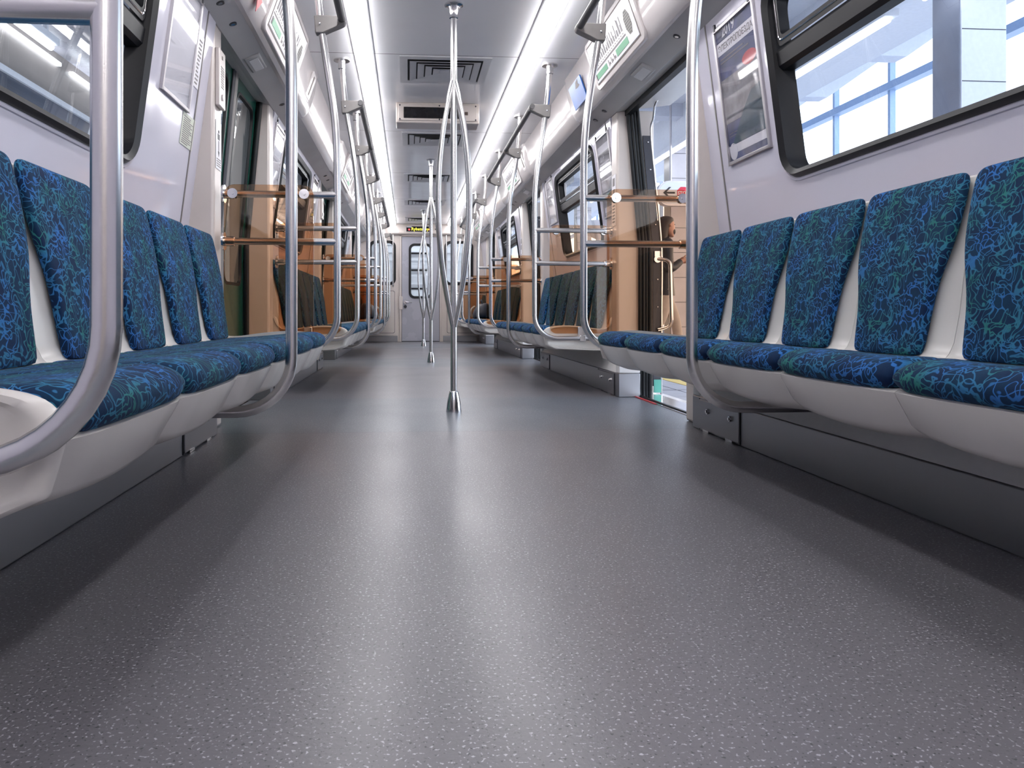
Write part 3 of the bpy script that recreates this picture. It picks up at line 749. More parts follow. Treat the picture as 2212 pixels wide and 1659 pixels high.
# ------------------------------------------------------------ poles, partitions, overhead rails
PR = .0160
def pole_path(y, bottom):
    up = [(.662, y, 2.065), (.652, y, 1.92), (.632, y, 1.74), (.602, y, 1.55), (.578, y, 1.38), (.567, y, 1.22), (.565, y, 1.06)]
    pts = bez(up, 6)
    return pts+fillet([(.565, y, 1.06)]+bottom, .145, 10)[1:]
def flange(y):
    q = MB(); q.lathe([(.050, .0), (.050, -.006), (.022, -.008), (.022, -.055), (.0165, -.058)], (.662, y, 2.069), 20); return q
for s in (1, -1):
    sd = SIDE[s]
    for b in range(4):
        if b < 3:
            ym = 2.03+P*b
            t = T('grab_pole', (.565, ym, .24), 'bent steel pole rising from under the middle of the %s %s bench' % (sd, BENCH[b]), 'grab pole', 'bent poles at the middle of the benches', s)
            t.part('pole', MB().tube(pole_path(ym, [(.565, ym, .235), (1.02, ym, .235)]), PR, 14), 'steel', smooth=60)
            t.part('ceiling_flange', flange(ym), 'steel', smooth=50)
        for far in (0, 1):
            if b == 3 and far: continue
            y = (.80, 3.32)[far]+P*b
            if b == 3: y = 12.235
            t = T('glass_partition', (.565, y, .33), ('open steel pole frame with two rails at the %s end of the %s %s bench' if b == 0 and not far else 'amber glass draught screen on a steel pole frame at the %s end of the %s %s bench') % (('near', 'far')[far], sd, BENCH[b]), 'partition', 'glass draught screens beside the doors', s)
            t.part('pole', MB().tube(pole_path(y, [(.565, y, .342), (1.05, y, .342)]), PR, 14), 'steel', smooth=60)
            t.part('ceiling_flange', flange(y), 'steel', smooth=50)
            for z in (1.025, .817):
                rl = t.part('rail', MB().cyl((.565, y, z), (1.06, y, z), .0155, n=14), 'steel', smooth=60)
                q = MB(); q.cyl((1.062, y, z), (1.054, y, z), .040); q.cyl((1.054, y, z), (1.012, y, z), .0215); t.part('wall_socket', q, 'chrome', rl)
            yg = y+(-.030 if far else .0215)
            if b == 0 and not far: continue
            def gl(d): return [(x, yg+d, z) for x, _, z in plate(.665, 1.050, .372, 1.062, .045, 0)]
            t.part('glass', MB().loops([gl(-.004), gl(.004)]), 'amber', label='amber tinted glass panel', smooth=0)
            for x in (.705, 1.012):
                q = MB(); q.cyl((x, yg-.013, 1.022), (x, yg+.013, 1.022), .022); q.cyl((x, yg-.016, 1.022), (x, yg+.016, 1.022), .006); t.part('clamp_disc', q, 'chrome')
            q = MB(); q.box(.845, .895, yg-.008, yg+.008, .345, .415); q.box(.850, .890, min(y, yg)-.018, max(y, yg)+.018, .322, .362); t.part('lower_clamp', q, 'chrome', bevel=.003)
        # overhead rail
        y0, y1 = .80+P*b, 3.32+P*b
        if b == 3: y0, y1 = 12.235, 13.0
        t = T('overhead_handrail', (.55, (y0+y1)/2, 1.78), 'dark grey overhead handrail above the %s %s bench' % (sd, BENCH[b]), 'handrail', 'overhead handrails', s)
        q = MB(); q.tube([(.545, y0-.03, 1.80), (.545, y1+.03, 1.80)], .0165, 12); t.part('rail', q, 'rail', smooth=60)
        for y in ((y0, 2.03+P*b, y1) if b < 3 else (y0,)):
            pr = [(.526, 1.795), (.530, 1.812), (.546, 1.820), (.58, 1.815), (.665, 1.815), (.660, 1.735), (.625, 1.735), (.59, 1.752), (.545, 1.772), (.530, 1.780)]
            q = MB(); q.prism_y(pr, y-.022, y+.022); br = t.part('bracket', q, 'bracket', bevel=.005)
            q = MB(); q.ball((.640, y-.023, 1.775), .006, 5); t.part('screw', q, 'chrome', br)

for i, y in enumerate((3.76, 7.55, 11.30)):
    t = T('centre_pole', (0, y, 0), 'branched steel centre pole with bulging fork in the %s doorway area' % ['nearest', 'second', 'farthest'][i], 'centre pole', 'branched poles along the aisle')
    q = MB(); q.cyl((0, y, .09), (0, y, 2.06), .0165, n=16); t.part('pole', q, 'steel', smooth=60)
    q = MB(); q.lathe([(.039, 0), (.039, .005), (.037, .02), (.034, .045), (.029, .075), (.023, .098), (.0205, .105), (.0165, .107)], (0, y, 0)); t.part('base_cup', q, 'chrome', smooth=50)
    q = MB(); q.lathe([(.048, .0), (.048, -.006), (.026, -.009), (.023, -.012), (.023, -.07), (.017, -.073)], (0, y, 2.07)); t.part('ceiling_flange', q, 'chrome', smooth=50)
    for k in range(4):
        a = math.radians(35 if k % 2 == 0 else -35)+(PI if k in (2, 3) else 0)
        rad = [(.43, .004), (.50, .022), (.60, .045), (.75, .073), (.92, .091), (1.08, .096), (1.25, .089), (1.42, .067), (1.57, .035), (1.68, .006)]
        q = MB(); q.tube(bez([(r*math.cos(a), y+r*math.sin(a), z) for z, r in rad], 4), .0125, 10)
        t.part('branch', q, 'steel', smooth=60)

# ------------------------------------------------------------ posters, notices, maps on the walls
def wallplane(s, y, z, width_to_far):
    """panel frame on the side wall: a = along the wall in reading direction, b = up the wall; origin bottom-left as read"""
    up = Vector((-.105*s, 0, .80)).normalized(); right = Vector((0, -1, 0)) if s > 0 else Vector((0, 1, 0))
    return Plane((s*(wx(z)-.0072), y, z), right, up)
def poster(s, ya, yb, z0, z1, label, kind):
    pl = wallplane(s, yb if s > 0 else ya, z0, 1); w = yb-ya; h = (z1-z0)/.991
    t = T('poster_frame', (s*wx(z0), (ya+yb)/2, z0), label, 'poster', 'framed posters on the side walls')
    q = MB()
    for a0, a1, b0, b1 in ((0, .014, 0, h), (w-.014, w, 0, h), (0, w, 0, .014), (0, w, h-.014, h)): pl.box(q, a0, a1, b0, b1, -.003, .011)
    t.part('frame', q, 'frame_alu', bevel=.002)
    q = MB(); pl.box(q, .01, w-.01, .01, h-.01, -.002, .002)
    sheet = t.part('sheet', q, {'blank': 'white', 'ad': 'navy', 'dark': 'postergrey'}[kind])
    if kind != 'blank':
        I = lambda mat, nm, *bx: t.part(nm, (lambda m: [pl.box(m, *x, .002, .0028) for x in bx] and m)(MB()), mat, sheet, smooth=0)
        I('postergrey', 'picture', (.014, w-.014, h*.30, h*.62))
        q = MB(); pl.poly(q, [(.05, h*.14), (w-.014, h*.14), (w-.014, h*.46), (w*.72, h*.44), (w*.5, h*.34)], .0028, .0034); t.part('train_picture', q, 'posterteal', sheet)
        I('white', 'banner', (.014, w-.014, h*.80, h*.89), (.014, w-.014, h*.075, h*.135))
        if kind == 'ad':
            O = pl.p(.025, h*.825, .003)
            t.part('headline', textmb('ЭЛЕКТРОПОЕЗДА', .034, O, pl.r, pl.u, .0003, .0006), 'ink', sheet)
            t.part('year', textmb('2019', .06, pl.p(.07, h*.915, .003), pl.r, pl.u, .0003, .001), 'white', sheet)
            q = MB(); pl.poly(q, [(w-.085+.060*math.cos(a*PI/8), h*.655+.026*math.sin(a*PI/8)) for a in range(16)], .0028, .0034); t.part('red_roundel', q, 'red', sheet)
            I('ink', 'small_print', (.03, w-.08, h*.735, h*.745), (.03, w-.12, h*.760, h*.770), (.03, w-.1, h*.20, h*.205), (.03, w-.14, h*.22, h*.225))
            q = MB(); pl.poly(q, [(.05+.035*math.cos(a*PI/8), h*.09+.035*math.sin(a*PI/8)) for a in range(16)], .0028, .0034); t.part('white_roundel', q, 'white', sheet)
        else:
            t.part('headline', textmb('2019', .05, pl.p(.05, h*.70, .003), pl.r, pl.u, .0003, .001), 'white', sheet)
            I('white', 'small_print', (.03, w-.06, h*.66, h*.675), (.03, w-.10, h*.63, h*.643))
    q = MB(); pl.box(q, .006, w-.006, .006, h-.006, .0065, .0080); t.part('cover_sheet', q, 'acrylic', smooth=0)
    q = MB()
    for a in (.02, w-.032): pl.box(q, a, a+.012, h-.008, h+.02, .004, .013)
    t.part('clip', q, 'darkmetal')
poster(1, 2.69, 3.05, 1.125, 1.69, 'navy exhibition poster in an alloy frame on the near right wall by the open door', 'ad')
poster(-1, 2.70, 3.03, 1.30, 1.74, 'empty alloy poster frame with pale sheet on the near left wall', 'blank')
poster(1, .88+P, 1.20+P, 1.15, 1.69, 'dark poster in an alloy frame on the middle right wall just past the open door', 'dark')
poster(1, 2.72+P, 3.05+P, 1.32, 1.72, 'empty alloy poster frame with pale sheet at the far end of the middle right wall', 'blank')
poster(-1, 2.72+P, 3.05+P, 1.25, 1.70, 'dark blue poster in an alloy frame at the far end of the middle left wall', 'dark')
poster(1, 2.72+2*P, 3.05+2*P, 1.30, 1.70, 'empty alloy poster frame with pale sheet at the far end of the far right wall', 'blank')
poster(-1, .88+P, 1.20+P, 1.20, 1.70, 'alloy poster frame with pale sheet just past the green door on the middle left wall', 'blank')
poster(-1, 2.72+2*P, 3.05+2*P, 1.25, 1.70, 'alloy poster frame with pale sheet at the far end of the far left wall', 'blank')

def notice(name, s, y0, y1, z0, z1, label, mat, rows, vertical=False):
    pl = wallplane(s, y1 if s > 0 else y0, z0, 1); w = y1-y0; h = (z1-z0)/.991
    t = T(name, (s*wx(z0), (y0+y1)/2, z0), label, 'notice')
    q = MB(); pl.box(q, 0, w, 0, h, -.002, .0016); sh = t.part('paper', q, mat, smooth=0)
    q = MB(); rnd = random.Random(rows)
    for i in range(rows):
        if vertical:
            a = .012+(w-.024)*i/rows; pl.box(q, a, a+(w-.03)/rows*.5, h*.08, h*(.4+.5*rnd.random()), .0016, .0022)
        else:
            b = h*.06+(h*.88)*i/rows; pl.box(q, .012, .012+(w-.024)*(.55+.45*rnd.random()), b, b+h*.88/rows*.42, .0016, .0022)
    t.part('printed_lines', q, 'ink', sh, smooth=0)
    return t
notice('wall_notice', -1, 2.985, 3.145, 1.172, 1.297, 'pale yellow-green printed notice low on the near left wall under the empty frame', 'notice', 14)
notice('wall_notice', -1, 3.05, 3.12, 1.42, 1.63, 'narrow white vertical text strip beside the empty frame on the near left wall', 'white', 12)
notice('wall_notice', 1, 2.75+P, 2.90+P, 1.20, 1.29, 'small white notice on the middle right wall below the empty frame', 'white', 8)
notice('wall_notice', -1, 2.80+P, 2.95+P, 1.15, 1.24, 'small white notice on the middle left wall below the dark poster', 'white', 8)

# intercom and instruction sticker on the left door pillars
for k in range(2):
    y = 3.262+P*k
    pl = Plane((-1.061, y, 1.40), (0, 1, 0), (0, 0, 1))
    t = T('intercom_panel', (-1.061, y, 1.40), 'cream emergency intercom with grille on the %s left door pillar' % ('nearest', 'second')[k], 'intercom', 'intercoms on the left door pillars')
    q = MB(); pl.box(q, 0, .108, 0, .25, 0, .018); t.part('case', q, 'cream', bevel=.004)
    q = MB()
    for i in range(9): pl.box(q, .03, .08, .085+.011*i, .090+.011*i, .018, .0192)
    t.part('speaker_grille', q, 'grille', smooth=0)
    q = MB(); pl.box(q, .045, .06, .21, .225, .018, .0195); t.part('lamp', q, 'slot'); q = MB(); q.cyl(pl.p(.055, .045, .018), pl.p(.055, .045, .024), .014); t.part('call_button', q, 'chrome')
    t = T('instruction_sticker', (-1.061, y, 1.14), 'white instruction sticker with arrow below the intercom on the %s left door pillar' % ('nearest', 'second')[k], 'sticker', 'instruction stickers on the left door pillars')
    pl = Plane((-1.061, y, 1.13), (0, 1, 0), (0, 0, 1))
    q = MB(); pl.box(q, .008, .10, 0, .21, 0, .0016); sh = t.part('paper', q, 'white')
    q = MB(); pl.box(q, .05, .058, .07, .125, .0016, .0024); pl.poly(q, [(.042, .078), (.054, .055), (.066, .078)], .0016, .0024); pl.box(q, .038, .07, .13, .155, .0016, .0024); q.ball(pl.p(.054, .165, .002), (.002, .008, .008), 5)
    t.part('arrow_symbol', q, 'black', sh)
    q = MB()
    for i in range(4): pl.box(q, .02, .088, .012+.010*i, .016+.010*i, .0016, .0024)
    t.part('printed_lines', q, 'ink', sh)
# pictogram plates on the right door pillars
for k in range(2):
    pl = Plane((1.061, 4.64+P*k, 1.05), (0, -1, 0), (0, 0, 1))
    t = T('instruction_sticker', (1.061, 4.58+P*k, 1.05), 'narrow white sticker with symbols on the %s right door pillar past the doorway' % ('nearest', 'second')[k], 'sticker', 'stickers on the right door pillars')
    q = MB(); pl.box(q, .015, .10, 0, .32, 0, .0016); sh = t.part('paper', q, 'white')
    q = MB()
    for i in range(6): pl.box(q, .03, .085, .02+.02*i, .03+.02*i, .0016, .0024)
    pl.box(q, .035, .08, .18, .23, .0016, .0024); pl.box(q, .035, .08, .25, .30, .0016, .0024)
    t.part('symbols', q, 'ink', sh)

# route map boards on the coving over the doors
def covplane(s, y, z):
    a, c = Vector((.897, 0, 1.832)), Vector((.826, 0, 2.030))
    up = (c-a).normalized(); f = (z-1.832)/.198
    p = a+(c-a)*f; up.x *= s
    return Plane((s*(p.x-.026), y, p.z-.006), (0, -1, 0) if s > 0 else (0, 1, 0), up)
def route_map(s, k):
    ya, yb = 3.45+P*k, 4.22+P*k
    pl = covplane(s, yb if s > 0 else ya, 1.832); w = .77; h = .21
    t = T('route_map', (s*.88, (ya+yb)/2, 1.83), 'white station list board with green strips above the %s %s' % (['nearest', 'second', 'farthest'][k], 'right open doorway' if s > 0 else 'left green door'), 'route map', 'station list boards over the doors')
    hp = [(p.x, p.z) for p in [Vector(v) for v in plate(-.05, w+.05, -.035, h+.03, .045, 0)]]
    q = MB(); pl.poly(q, hp, -.05, .001); t.part('housing', q, 'coving', bevel=.006)
    q = MB(); pl.poly(q, [(0, 0), (w, 0), (w, h), (0, h)], -.03, .004); bd = t.part('board', q, 'white', bevel=.004)
    q = MB()
    for a0, a1, b0, b1 in ((-.006, w+.006, -.006, 0), (-.006, w+.006, h, h+.006), (-.006, 0, 0, h), (w, w+.006, 0, h)): pl.box(q, a0, a1, b0, b1, -.02, .0022)
    t.part('edge_gap', q, 'slot', smooth=0)
    q = MB(); rnd = random.Random(5+k)
    for i in range(17):
        a = .03+i*.034
        for j in range(2):
            hh = .02+.055*rnd.random(); pl.box(q, a+j*.012, a+j*.012+.006, .092, .092+hh, .004, .0052)
        pl.box(q, a, a+.016, .078, .081, .004, .0052)
    pl.box(q, .01, .61, .062, .070, .004, .0052)
    for i in range(3):
        a = .27+.05*i; pl.box(q, a, a+.006, .018, .05, .004, .0052); pl.box(q, a+.012, a+.03, .022, .034, .004, .0052)
    t.part('station_names', q, 'ink', bd, smooth=0)
    for bx in ((.035, .235, .018, .048), (.42, .62, .018, .052)):
        q = MB(); pl.box(q, *bx, .004, .0055); t.part('green_strip', q, 'mapgreen', bd, smooth=0)
    q = MB(); pl.box(q, .015, .030, .016, .05, .004, .0055); t.part('symbol', q, 'black', bd, smooth=0)
    sp = [(.685+.045*math.cos(2*PI*i/8+.39), .10+.062*math.sin(2*PI*i/8+.39)) for i in range(8)]
    q = MB(); pl.poly(q, sp, .004, .0055); t.part('loudspeaker', q, 'grille', bd)
    q = MB()
    for i in range(7):
        for j in range(9):
            a, b = .685+(i-3)*.011, .10+(j-4)*.0125
            if ((a-.685)/.042)**2+((b-.10)/.058)**2 < 1: pl.box(q, a-.0022, a+.0022, b-.0028, b+.0028, .0055, .0062)
    t.part('grille_holes', q, 'black', bd, smooth=0)
for s in (1, -1):
    for k in range(3): route_map(s, k)
# coving slots
for s in (1, -1):
    for k in range(2):
        y0 = 4.72+P*k if s < 0 else 6.88-P+P*k
        if s > 0: y0 = 3.05+P*(k+1)-.02
        pl = covplane(s, y0+.09 if s > 0 else y0, 1.90)
        t = T('coving_slot', (s*.87, y0, 1.90), 'brown slot in a raised cream housing on the %s coving beside the %s door' % (SIDE[s], ('second' if s > 0 else 'nearest', 'farthest' if s > 0 else 'second')[k]), 'slot', 'slots in the coving')
        q = MB(); pl.poly(q, [(p.x, p.z) for p in [Vector(v) for v in plate(-.06, .085, -.055, .125, .03, 0)]], -.06, -.008); t.part('housing', q, 'coving', bevel=.006)
        q = MB(); pl.box(q, 0, .028, -.02, .10, -.008, -.0065); t.part('opening', q, 'slot', smooth=0)
# blue sticker (right) and red arrow sticker (left)
pl = covplane(1, 4.80, 1.838)
t = T('blue_sticker', (.88, 4.65, 1.84), 'plain blue rectangular sticker on the right coving above the open doorway', 'sticker')
q = MB(); pl.box(q, 0, .31, 0, .145, -.004, .0035); t.part('sheet', q, 'blue', smooth=0)
q = MB(); pl.poly(q, [(.15, .10), (.19, .135), (.25, .14), (.23, .115), (.26, .10), (.21, .095)], .0035, .0042); t.part('picture', q, 'ink', smooth=0)
pl = covplane(-1, 3.02, 1.80)
t = T('arrow_sticker', (-.89, 3.15, 1.80), 'white and green sticker with a red arrow on the near left coving', 'sticker')
q = MB(); pl.box(q, -.10, .16, .05, .16, .001, .004); sh = t.part('sheet', q, 'white', smooth=0)
q = MB(); pl.box(q, .02, .08, .065, .13, .004, .0048); t.part('green_block', q, 'mapgreen', sh, smooth=0)
q = MB(); pl.poly(q, [(.195, -.005), (.235, .055), (.222, .055), (.222, .15), (.165, .15), (.165, .055), (.15, .05)], .003, .0055); t.part('red_arrow', q, 'red', sh)
# door lamps and soffit locks
for s in (1, -1):
    for k in range(3):
        D = P*k
        t = T('door_lamp', (1.0, 3.86+D, 1.77), 'square grey door indicator lamp in the soffit over the %s %s door' % (['nearest', 'second', 'farthest'][k], SIDE[s]), 'lamp', 'door lamps in the soffit', s)
        sl = Plane((.975, 3.72+D, 1.7835), (0, 1, 0), (.110, 0, -.049))
        q = MB(); sl.box(q, 0, .20, -.012, .072, -.014, .010); t.part('case', q, 'soffit', bevel=.008)
        q = MB(); sl.box(q, .02, .18, .006, .054, .0101, .014); t.part('lens', q, 'vent', bevel=.003)
        for j, yy in enumerate((3.10, 3.32, 4.58, 4.80)):
            t = T('soffit_lock', (1.0, yy+D, 1.77), '%s round soffit lock counted from the camera, above the %s %s door' % (['first', 'second', 'third', 'fourth'][j], ['nearest', 'middle', 'farthest'][k], SIDE[s]), 'lock', 'round locks in the soffit', s)
            q = MB(); q.cyl((1.001, yy+D, 1.779), (.9985, yy+D, 1.7695), .017); t.part('rim', q, 'darkmetal', smooth=40)
            q = MB(); q.cyl((.9988, yy+D, 1.7705), (.9982, yy+D, 1.7685), .009); t.part('barrel', q, 'chrome', smooth=40)

# ------------------------------------------------------------ station on the right
mb = MB(); mb.box(1.45, 12, -12, 30, -.30, -.03); struct('platform_floor', mb, 'platform', smooth=0)
for nm, mat, a, b in (('platform_yellow_line', 'yellowline', 1.80, 1.95), ('platform_white_line', 'whiteline', 1.95, 2.25)):
    mb = MB(); mb.box(a, b, -12, 30, -.031, -.027); struct(nm, mb, mat, smooth=0)
mb = MB()
for i in range(40): mb.box(1.45, 1.80, -10+i, -9.992+i, -.031, -.0285)
mb.box(1.62, 1.628, -12, 30, -.031, -.0285)
struct('platform_joints', mb, 'darkmetal', smooth=0)
mb = MB(); mb.box(1.9, 3.57, -12, 30, 3.40, 3.6); mb.box(3.57, 6.6, -12, 30, 4.3, 4.45); struct('station_ceiling', mb, 'stnceil', smooth=0)
mb = MB(); mb.box(-4.6, 6.6, -12, 30, 4.46, 4.6); struct('sky_block_roof', mb, 'stnceil', smooth=0)  # unseen roof added to keep sky light off the left track
mb = MB(); mb.box(3.55, 4.15, -12, 30, 2.90, 3.40); struct('station_girder', mb, 'stnceil', smooth=0)
mb = MB()
for i in range(26):
    y = -9.9+1.42*i
    mb.loops([[(4.15, yy, 4.3), (4.15, yy, 3.10), (4.80, yy, 3.10), (5.45, yy, 3.55), (6.2, yy, 4.1), (6.2, yy, 4.3)] for yy in (y, y+.20)])
    if i % 2 == 0: mb.box(1.9, 3.55, y, y+.25, 3.22, 3.40)
struct('station_ribs', mb, 'stnbeam', smooth=0)
for i, y in enumerate((-1.7, 4.84, 10.5, 16.5)):
    t = T('station_column', (3.85, y, -.03), 'marble-faced platform column %s' % ['behind the right wall beside the camera', 'seen through the near right window', 'behind the walking woman with the hanging sign', 'far along the platform'][i], 'column', 'columns on the platform')
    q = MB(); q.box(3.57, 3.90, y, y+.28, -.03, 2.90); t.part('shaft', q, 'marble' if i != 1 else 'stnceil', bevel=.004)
    q = MB(); q.box(3.562, 3.572, y+.01, y+.27, -.03, 2.90); t.part('side_cladding', q, 'brownstone' if i != 1 else 'hazestone', smooth=0)  # column behind the window gets the haze-tinted side
    q = MB()
    for j in range(8): q.box(3.575, 3.895, y-.002, y+.002, .30+.36*j, .306+.36*j)
    t.part('tile_joints', q, 'darkmetal', smooth=0)
for i in range(7):
    y = -6+i*3.2
    t = T('tube_lamp', (3.42, y, 2.75), 'bright tube lamp over the platform, number %s along the row seen through the right windows' % ['one', 'two', 'three', 'four', 'five', 'six', 'seven'][i], 'lamp', 'tube lamps over the platform')
    q = MB(); q.box(3.36, 3.48, y-1.45, y+1.45, 2.755, 2.815); t.part('housing', q, 'stnceil', bevel=.006)
    q = MB(); q.tube([(3.42, y-1.4, 2.74), (3.42, y+1.4, 2.74)], .026, 10); t.part('tube', q, 'tube')
    q = MB()
    for a in (-1.0, 1.0): q.box(3.405, 3.435, y+a-.015, y+a+.015, 2.815, 3.40)
    t.part('hanger', q, 'stnceil', smooth=0)
mb = MB()
for i in range(30): mb.box(6.22, 6.30, -10+1.3*i, -9.95+1.3*i, -.03, 4.3)
for z in (.0, 1.6, 4.2): mb.box(6.20, 6.32, -12, 30, z, z+.08)
mb.box(6.18, 6.32, -12, 30, 3.50, 3.60)
struct('station_glazing_bars', mb, 'mullion', smooth=0)
# hanging platform sign
t = T('stop_sign', (3.45, 9.6, 2.0), 'round-ended white hanging sign with arrow and red STOP octagon over the platform', 'sign')
def pill(x0, x1, z0, z1, y):
    r = (z1-z0)/2; return [(x0+r+r*math.cos(PI/2+PI*k/12), y, (z0+z1)/2+r*math.sin(PI/2+PI*k/12)) for k in range(13)]+[(x1, y, z0), (x1, y, z1)]
SX, SZ0, SZ1 = 3.06, 1.93, 2.26
q = MB(); q.loops([pill(SX, SX+1.3, SZ0, SZ1, 9.72), pill(SX, SX+1.3, SZ0, SZ1, 9.60)]); t.part('case', q, 'frame_alu', smooth=40)
q = MB(); q.loops([pill(SX+.02, SX+1.28, SZ0+.02, SZ1-.02, 9.60), pill(SX+.02, SX+1.28, SZ0+.02, SZ1-.02, 9.594)]); t.part('face', q, 'signwhite', smooth=0)
oc = Plane((SX+.345, 9.593, 2.10), (1, 0, 0), (0, 0, 1))
q = MB(); oc.poly(q, [(.085*math.cos(PI/8+PI*k/4), .085*math.sin(PI/8+PI*k/4)) for k in range(8)], 0, .004); t.part('octagon', q, 'signred', smooth=0)
t.part('lettering', textmb('STOP', .062, oc.p(0, -.022, .005), (1, 0, 0), (0, 0, 1), .0005, .002, 'CENTER'), 'signwhite')
q = MB(); a = Plane((SX+.165, 9.593, 2.10), (1, 0, 0), (0, 0, 1)); a.box(q, -.075, .07, -.012, .012, 0, .003)
for sg in (1, -1): a.poly(q, [(-.09, 0), (-.01, .075*sg), (.02, .075*sg), (-.055, 0)], 0, .0032)
t.part('arrow', q, 'black', smooth=0)
q = MB(); q.cyl((SX+.2, 9.66, SZ1), (SX+.2, 9.66, 3.4), .015); t.part('hanger', q, 'frame_alu')
q = MB(); q.cyl((SX+1.1, 9.66, SZ1), (SX+1.1, 9.66, 3.1), .015); t.part('hanger', q, 'frame_alu')
t = T('platform_bin', (3.75, 14.5, -.03), 'white round planter standing on the platform beyond the open door', 'planter')
q = MB(); q.lathe([(.16, 0), (.05, .03), (.05, 2.0), (.26, 2.1), (.36, 2.35), (.34, 2.35), (.2, 2.15)], (3.55, 14.5, -.03)); t.part('bowl', q, 'white', smooth=50)

# ------------------------------------------------------------ station on the left, beyond the second track
mb = MB(); mb.box(-12, -1.45, -12, 30, -1.2, -1.0); struct('track_bed', mb, 'bluewall', smooth=0)
mb = MB(); mb.box(-4.4, -1.7, -12, 30, 3.45, 3.6); struct('track_ceiling', mb, 'enddoor', smooth=0)
mb = MB(); mb.box(-4.4, -4.2, -12, 30, 2.86, 3.45); struct('far_wall', mb, 'tracking_wall', smooth=0)
mb = MB(); mb.box(-4.42, -4.15, -12, 30, -1.0, 2.86); struct('far_wall_panel', mb, 'bluewall', smooth=0)
mb = MB()
for i in range(20): mb.box(-4.6, -4.15, -10+1.9*i, -8.4+1.9*i, 3.30, 3.335)
struct('far_wall_light_line', mb, 'tube', smooth=0)
mb = MB(); mb.box(-4.2, -4.12, -12, 30, 2.84, 2.90); struct('far_wall_ledge', mb, 'stnceil', smooth=0)
for i, (y, hl) in enumerate(((-1.6, 1.4), (1.33, 1.4), (4.26, 1.4), (6.10, .40), (9.6, 1.4), (12.6, 1.4))):
    t = T('tube_lamp', (-3.23, y, 2.75), 'bright tube lamp over the left track, number %s along the row' % ['one', 'two', 'three', 'four', 'five', 'six'][i], 'lamp', 'tube lamps over the left track')
    q = MB(); q.box(-3.29, -3.17, y-hl, y+hl, 2.76, 2.82); t.part('housing', q, 'stnceil', bevel=.006)
    q = MB(); q.tube([(-3.23, y-hl+.03, 2.74), (-3.23, y+hl-.03, 2.74)], .028, 10); t.part('tube', q, 'tube')
    q = MB()
    for a in (-hl*.7, hl*.7): q.box(-3.245, -3.215, y+a-.015, y+a+.015, 2.82, 3.45)
    t.part('hanger', q, 'stnceil', smooth=0)
t = T('station_sign', (-2.9, 5.2, 3.0), 'small blue hanging sign with a white tick seen through the near left window', 'sign')
q = MB(); q.box(-3.10, -2.82, 5.6, 5.64, 2.62, 2.86); t.part('panel', q, 'blue')
for x in (-3.05, -2.87):
    q = MB(); q.cyl((x, 5.62, 2.86), (x, 5.62, 3.45), .008); t.part('hanger', q, 'bracket')
pl = Plane((-2.94, 5.599, 2.69), (1, 0, 0), (0, 0, 1)); q = MB(); pl.poly(q, [(-.04, .03), (0, -.01), (.06, .06), (.05, .07), (0, .02), (-.03, .045)], 0, .002); t.part('tick', q, 'white')

# ------------------------------------------------------------ next carriage seen through the end door
mb = MB(); mb.box(-1.3, 1.3, YE+.95, YE+1.05, -.1, 2.4)
for i in range(12): mb.box(-.9, .9, YE+.93, YE+.95, .3+.15*i, .34+.15*i)
struct('next_carriage_end', mb, 'nextcar', smooth=0)
mb = MB()
for z in (.95, 1.30, 1.62): mb.box(-.30, .12, YE+.915, YE+.93, z, z+.035)
struct('next_carriage_rails', mb, 'frame', smooth=0)
t = T('gangway_fill_light', (0, YE+.5, 2.2), 'added light panel brightening the next carriage beyond the end door', 'lamp')
q = MB(); q.box(-.8, .8, YE+.45, YE+.96, 2.20, 2.24); t.part('diffuser', q, 'tube')  # glowing panel added to brighten the end of the next carriage

# ------------------------------------------------------------ people
def skin_fig(name, J, E, mat, parent, root=None, sub=2, org=(0, 0, 0)):
    names = list(J); idx = {n: i for i, n in enumerate(names)}
    me = bpy.data.meshes.new(name)
    me.from_pydata([tuple(Vector(J[n][0])-Vector(org)) for n in names], [(idx[a], idx[b]) for a, b in E], []); me.update()
    me.materials.append(M[mat])
    o = bpy.data.objects.new(name, me); C.objects.link(o); o.parent = parent
    sk = o.modifiers.new('skin', 'SKIN'); sk.use_smooth_shade = True
    for n in names:
        d = me.skin_vertices[0].data[idx[n]]; r = J[n][1]; d.radius = r if isinstance(r, tuple) else (r, r)
        d.use_root = (n == (root or names[0]))
    s = o.modifiers.new('sub', 'SUBSURF'); s.levels = sub; s.render_levels = sub
    return o

def hand(prefix, wrist, dirn, side, J, E, up, curl=.5):
    """palm and five fingers from the wrist; dirn = pointing direction, side = towards the thumb, up = back of the hand"""
    d = Vector(dirn).normalized(); t = Vector(side).normalized(); u = Vector(up).normalized(); w = Vector(wrist)
    J[prefix+'palm'] = (w+d*.045, (.022, .014)); E.append((prefix+'wrist', prefix+'palm'))
    for i, (ln, off) in enumerate(((.070, .024), (.078, .008), (.072, -.008), (.056, -.023))):
        b = w+d*.085+t*off; m = b+d*ln*.5-u*ln*.25*curl; e = m+d*ln*.35*(1-curl*.5)-u*ln*.4*curl
        J[prefix+'k%d' % i] = (b, .0095); J[prefix+'m%d' % i] = (m, .0085); J[prefix+'e%d' % i] = (e, .007)
        E += [(prefix+'palm', prefix+'k%d' % i), (prefix+'k%d' % i, prefix+'m%d' % i), (prefix+'m%d' % i, prefix+'e%d' % i)]
    b = w+d*.03+t*.03; m = b+d*.03+t*.018; e = m+d*.025-u*.01
    J[prefix+'t0'] = (b, .011); J[prefix+'t1'] = (m, .0095); J[prefix+'t2'] = (e, .008)
    E += [(prefix+'palm', prefix+'t0'), (prefix+'t0', prefix+'t1'), (prefix+'t1', prefix+'t2')]

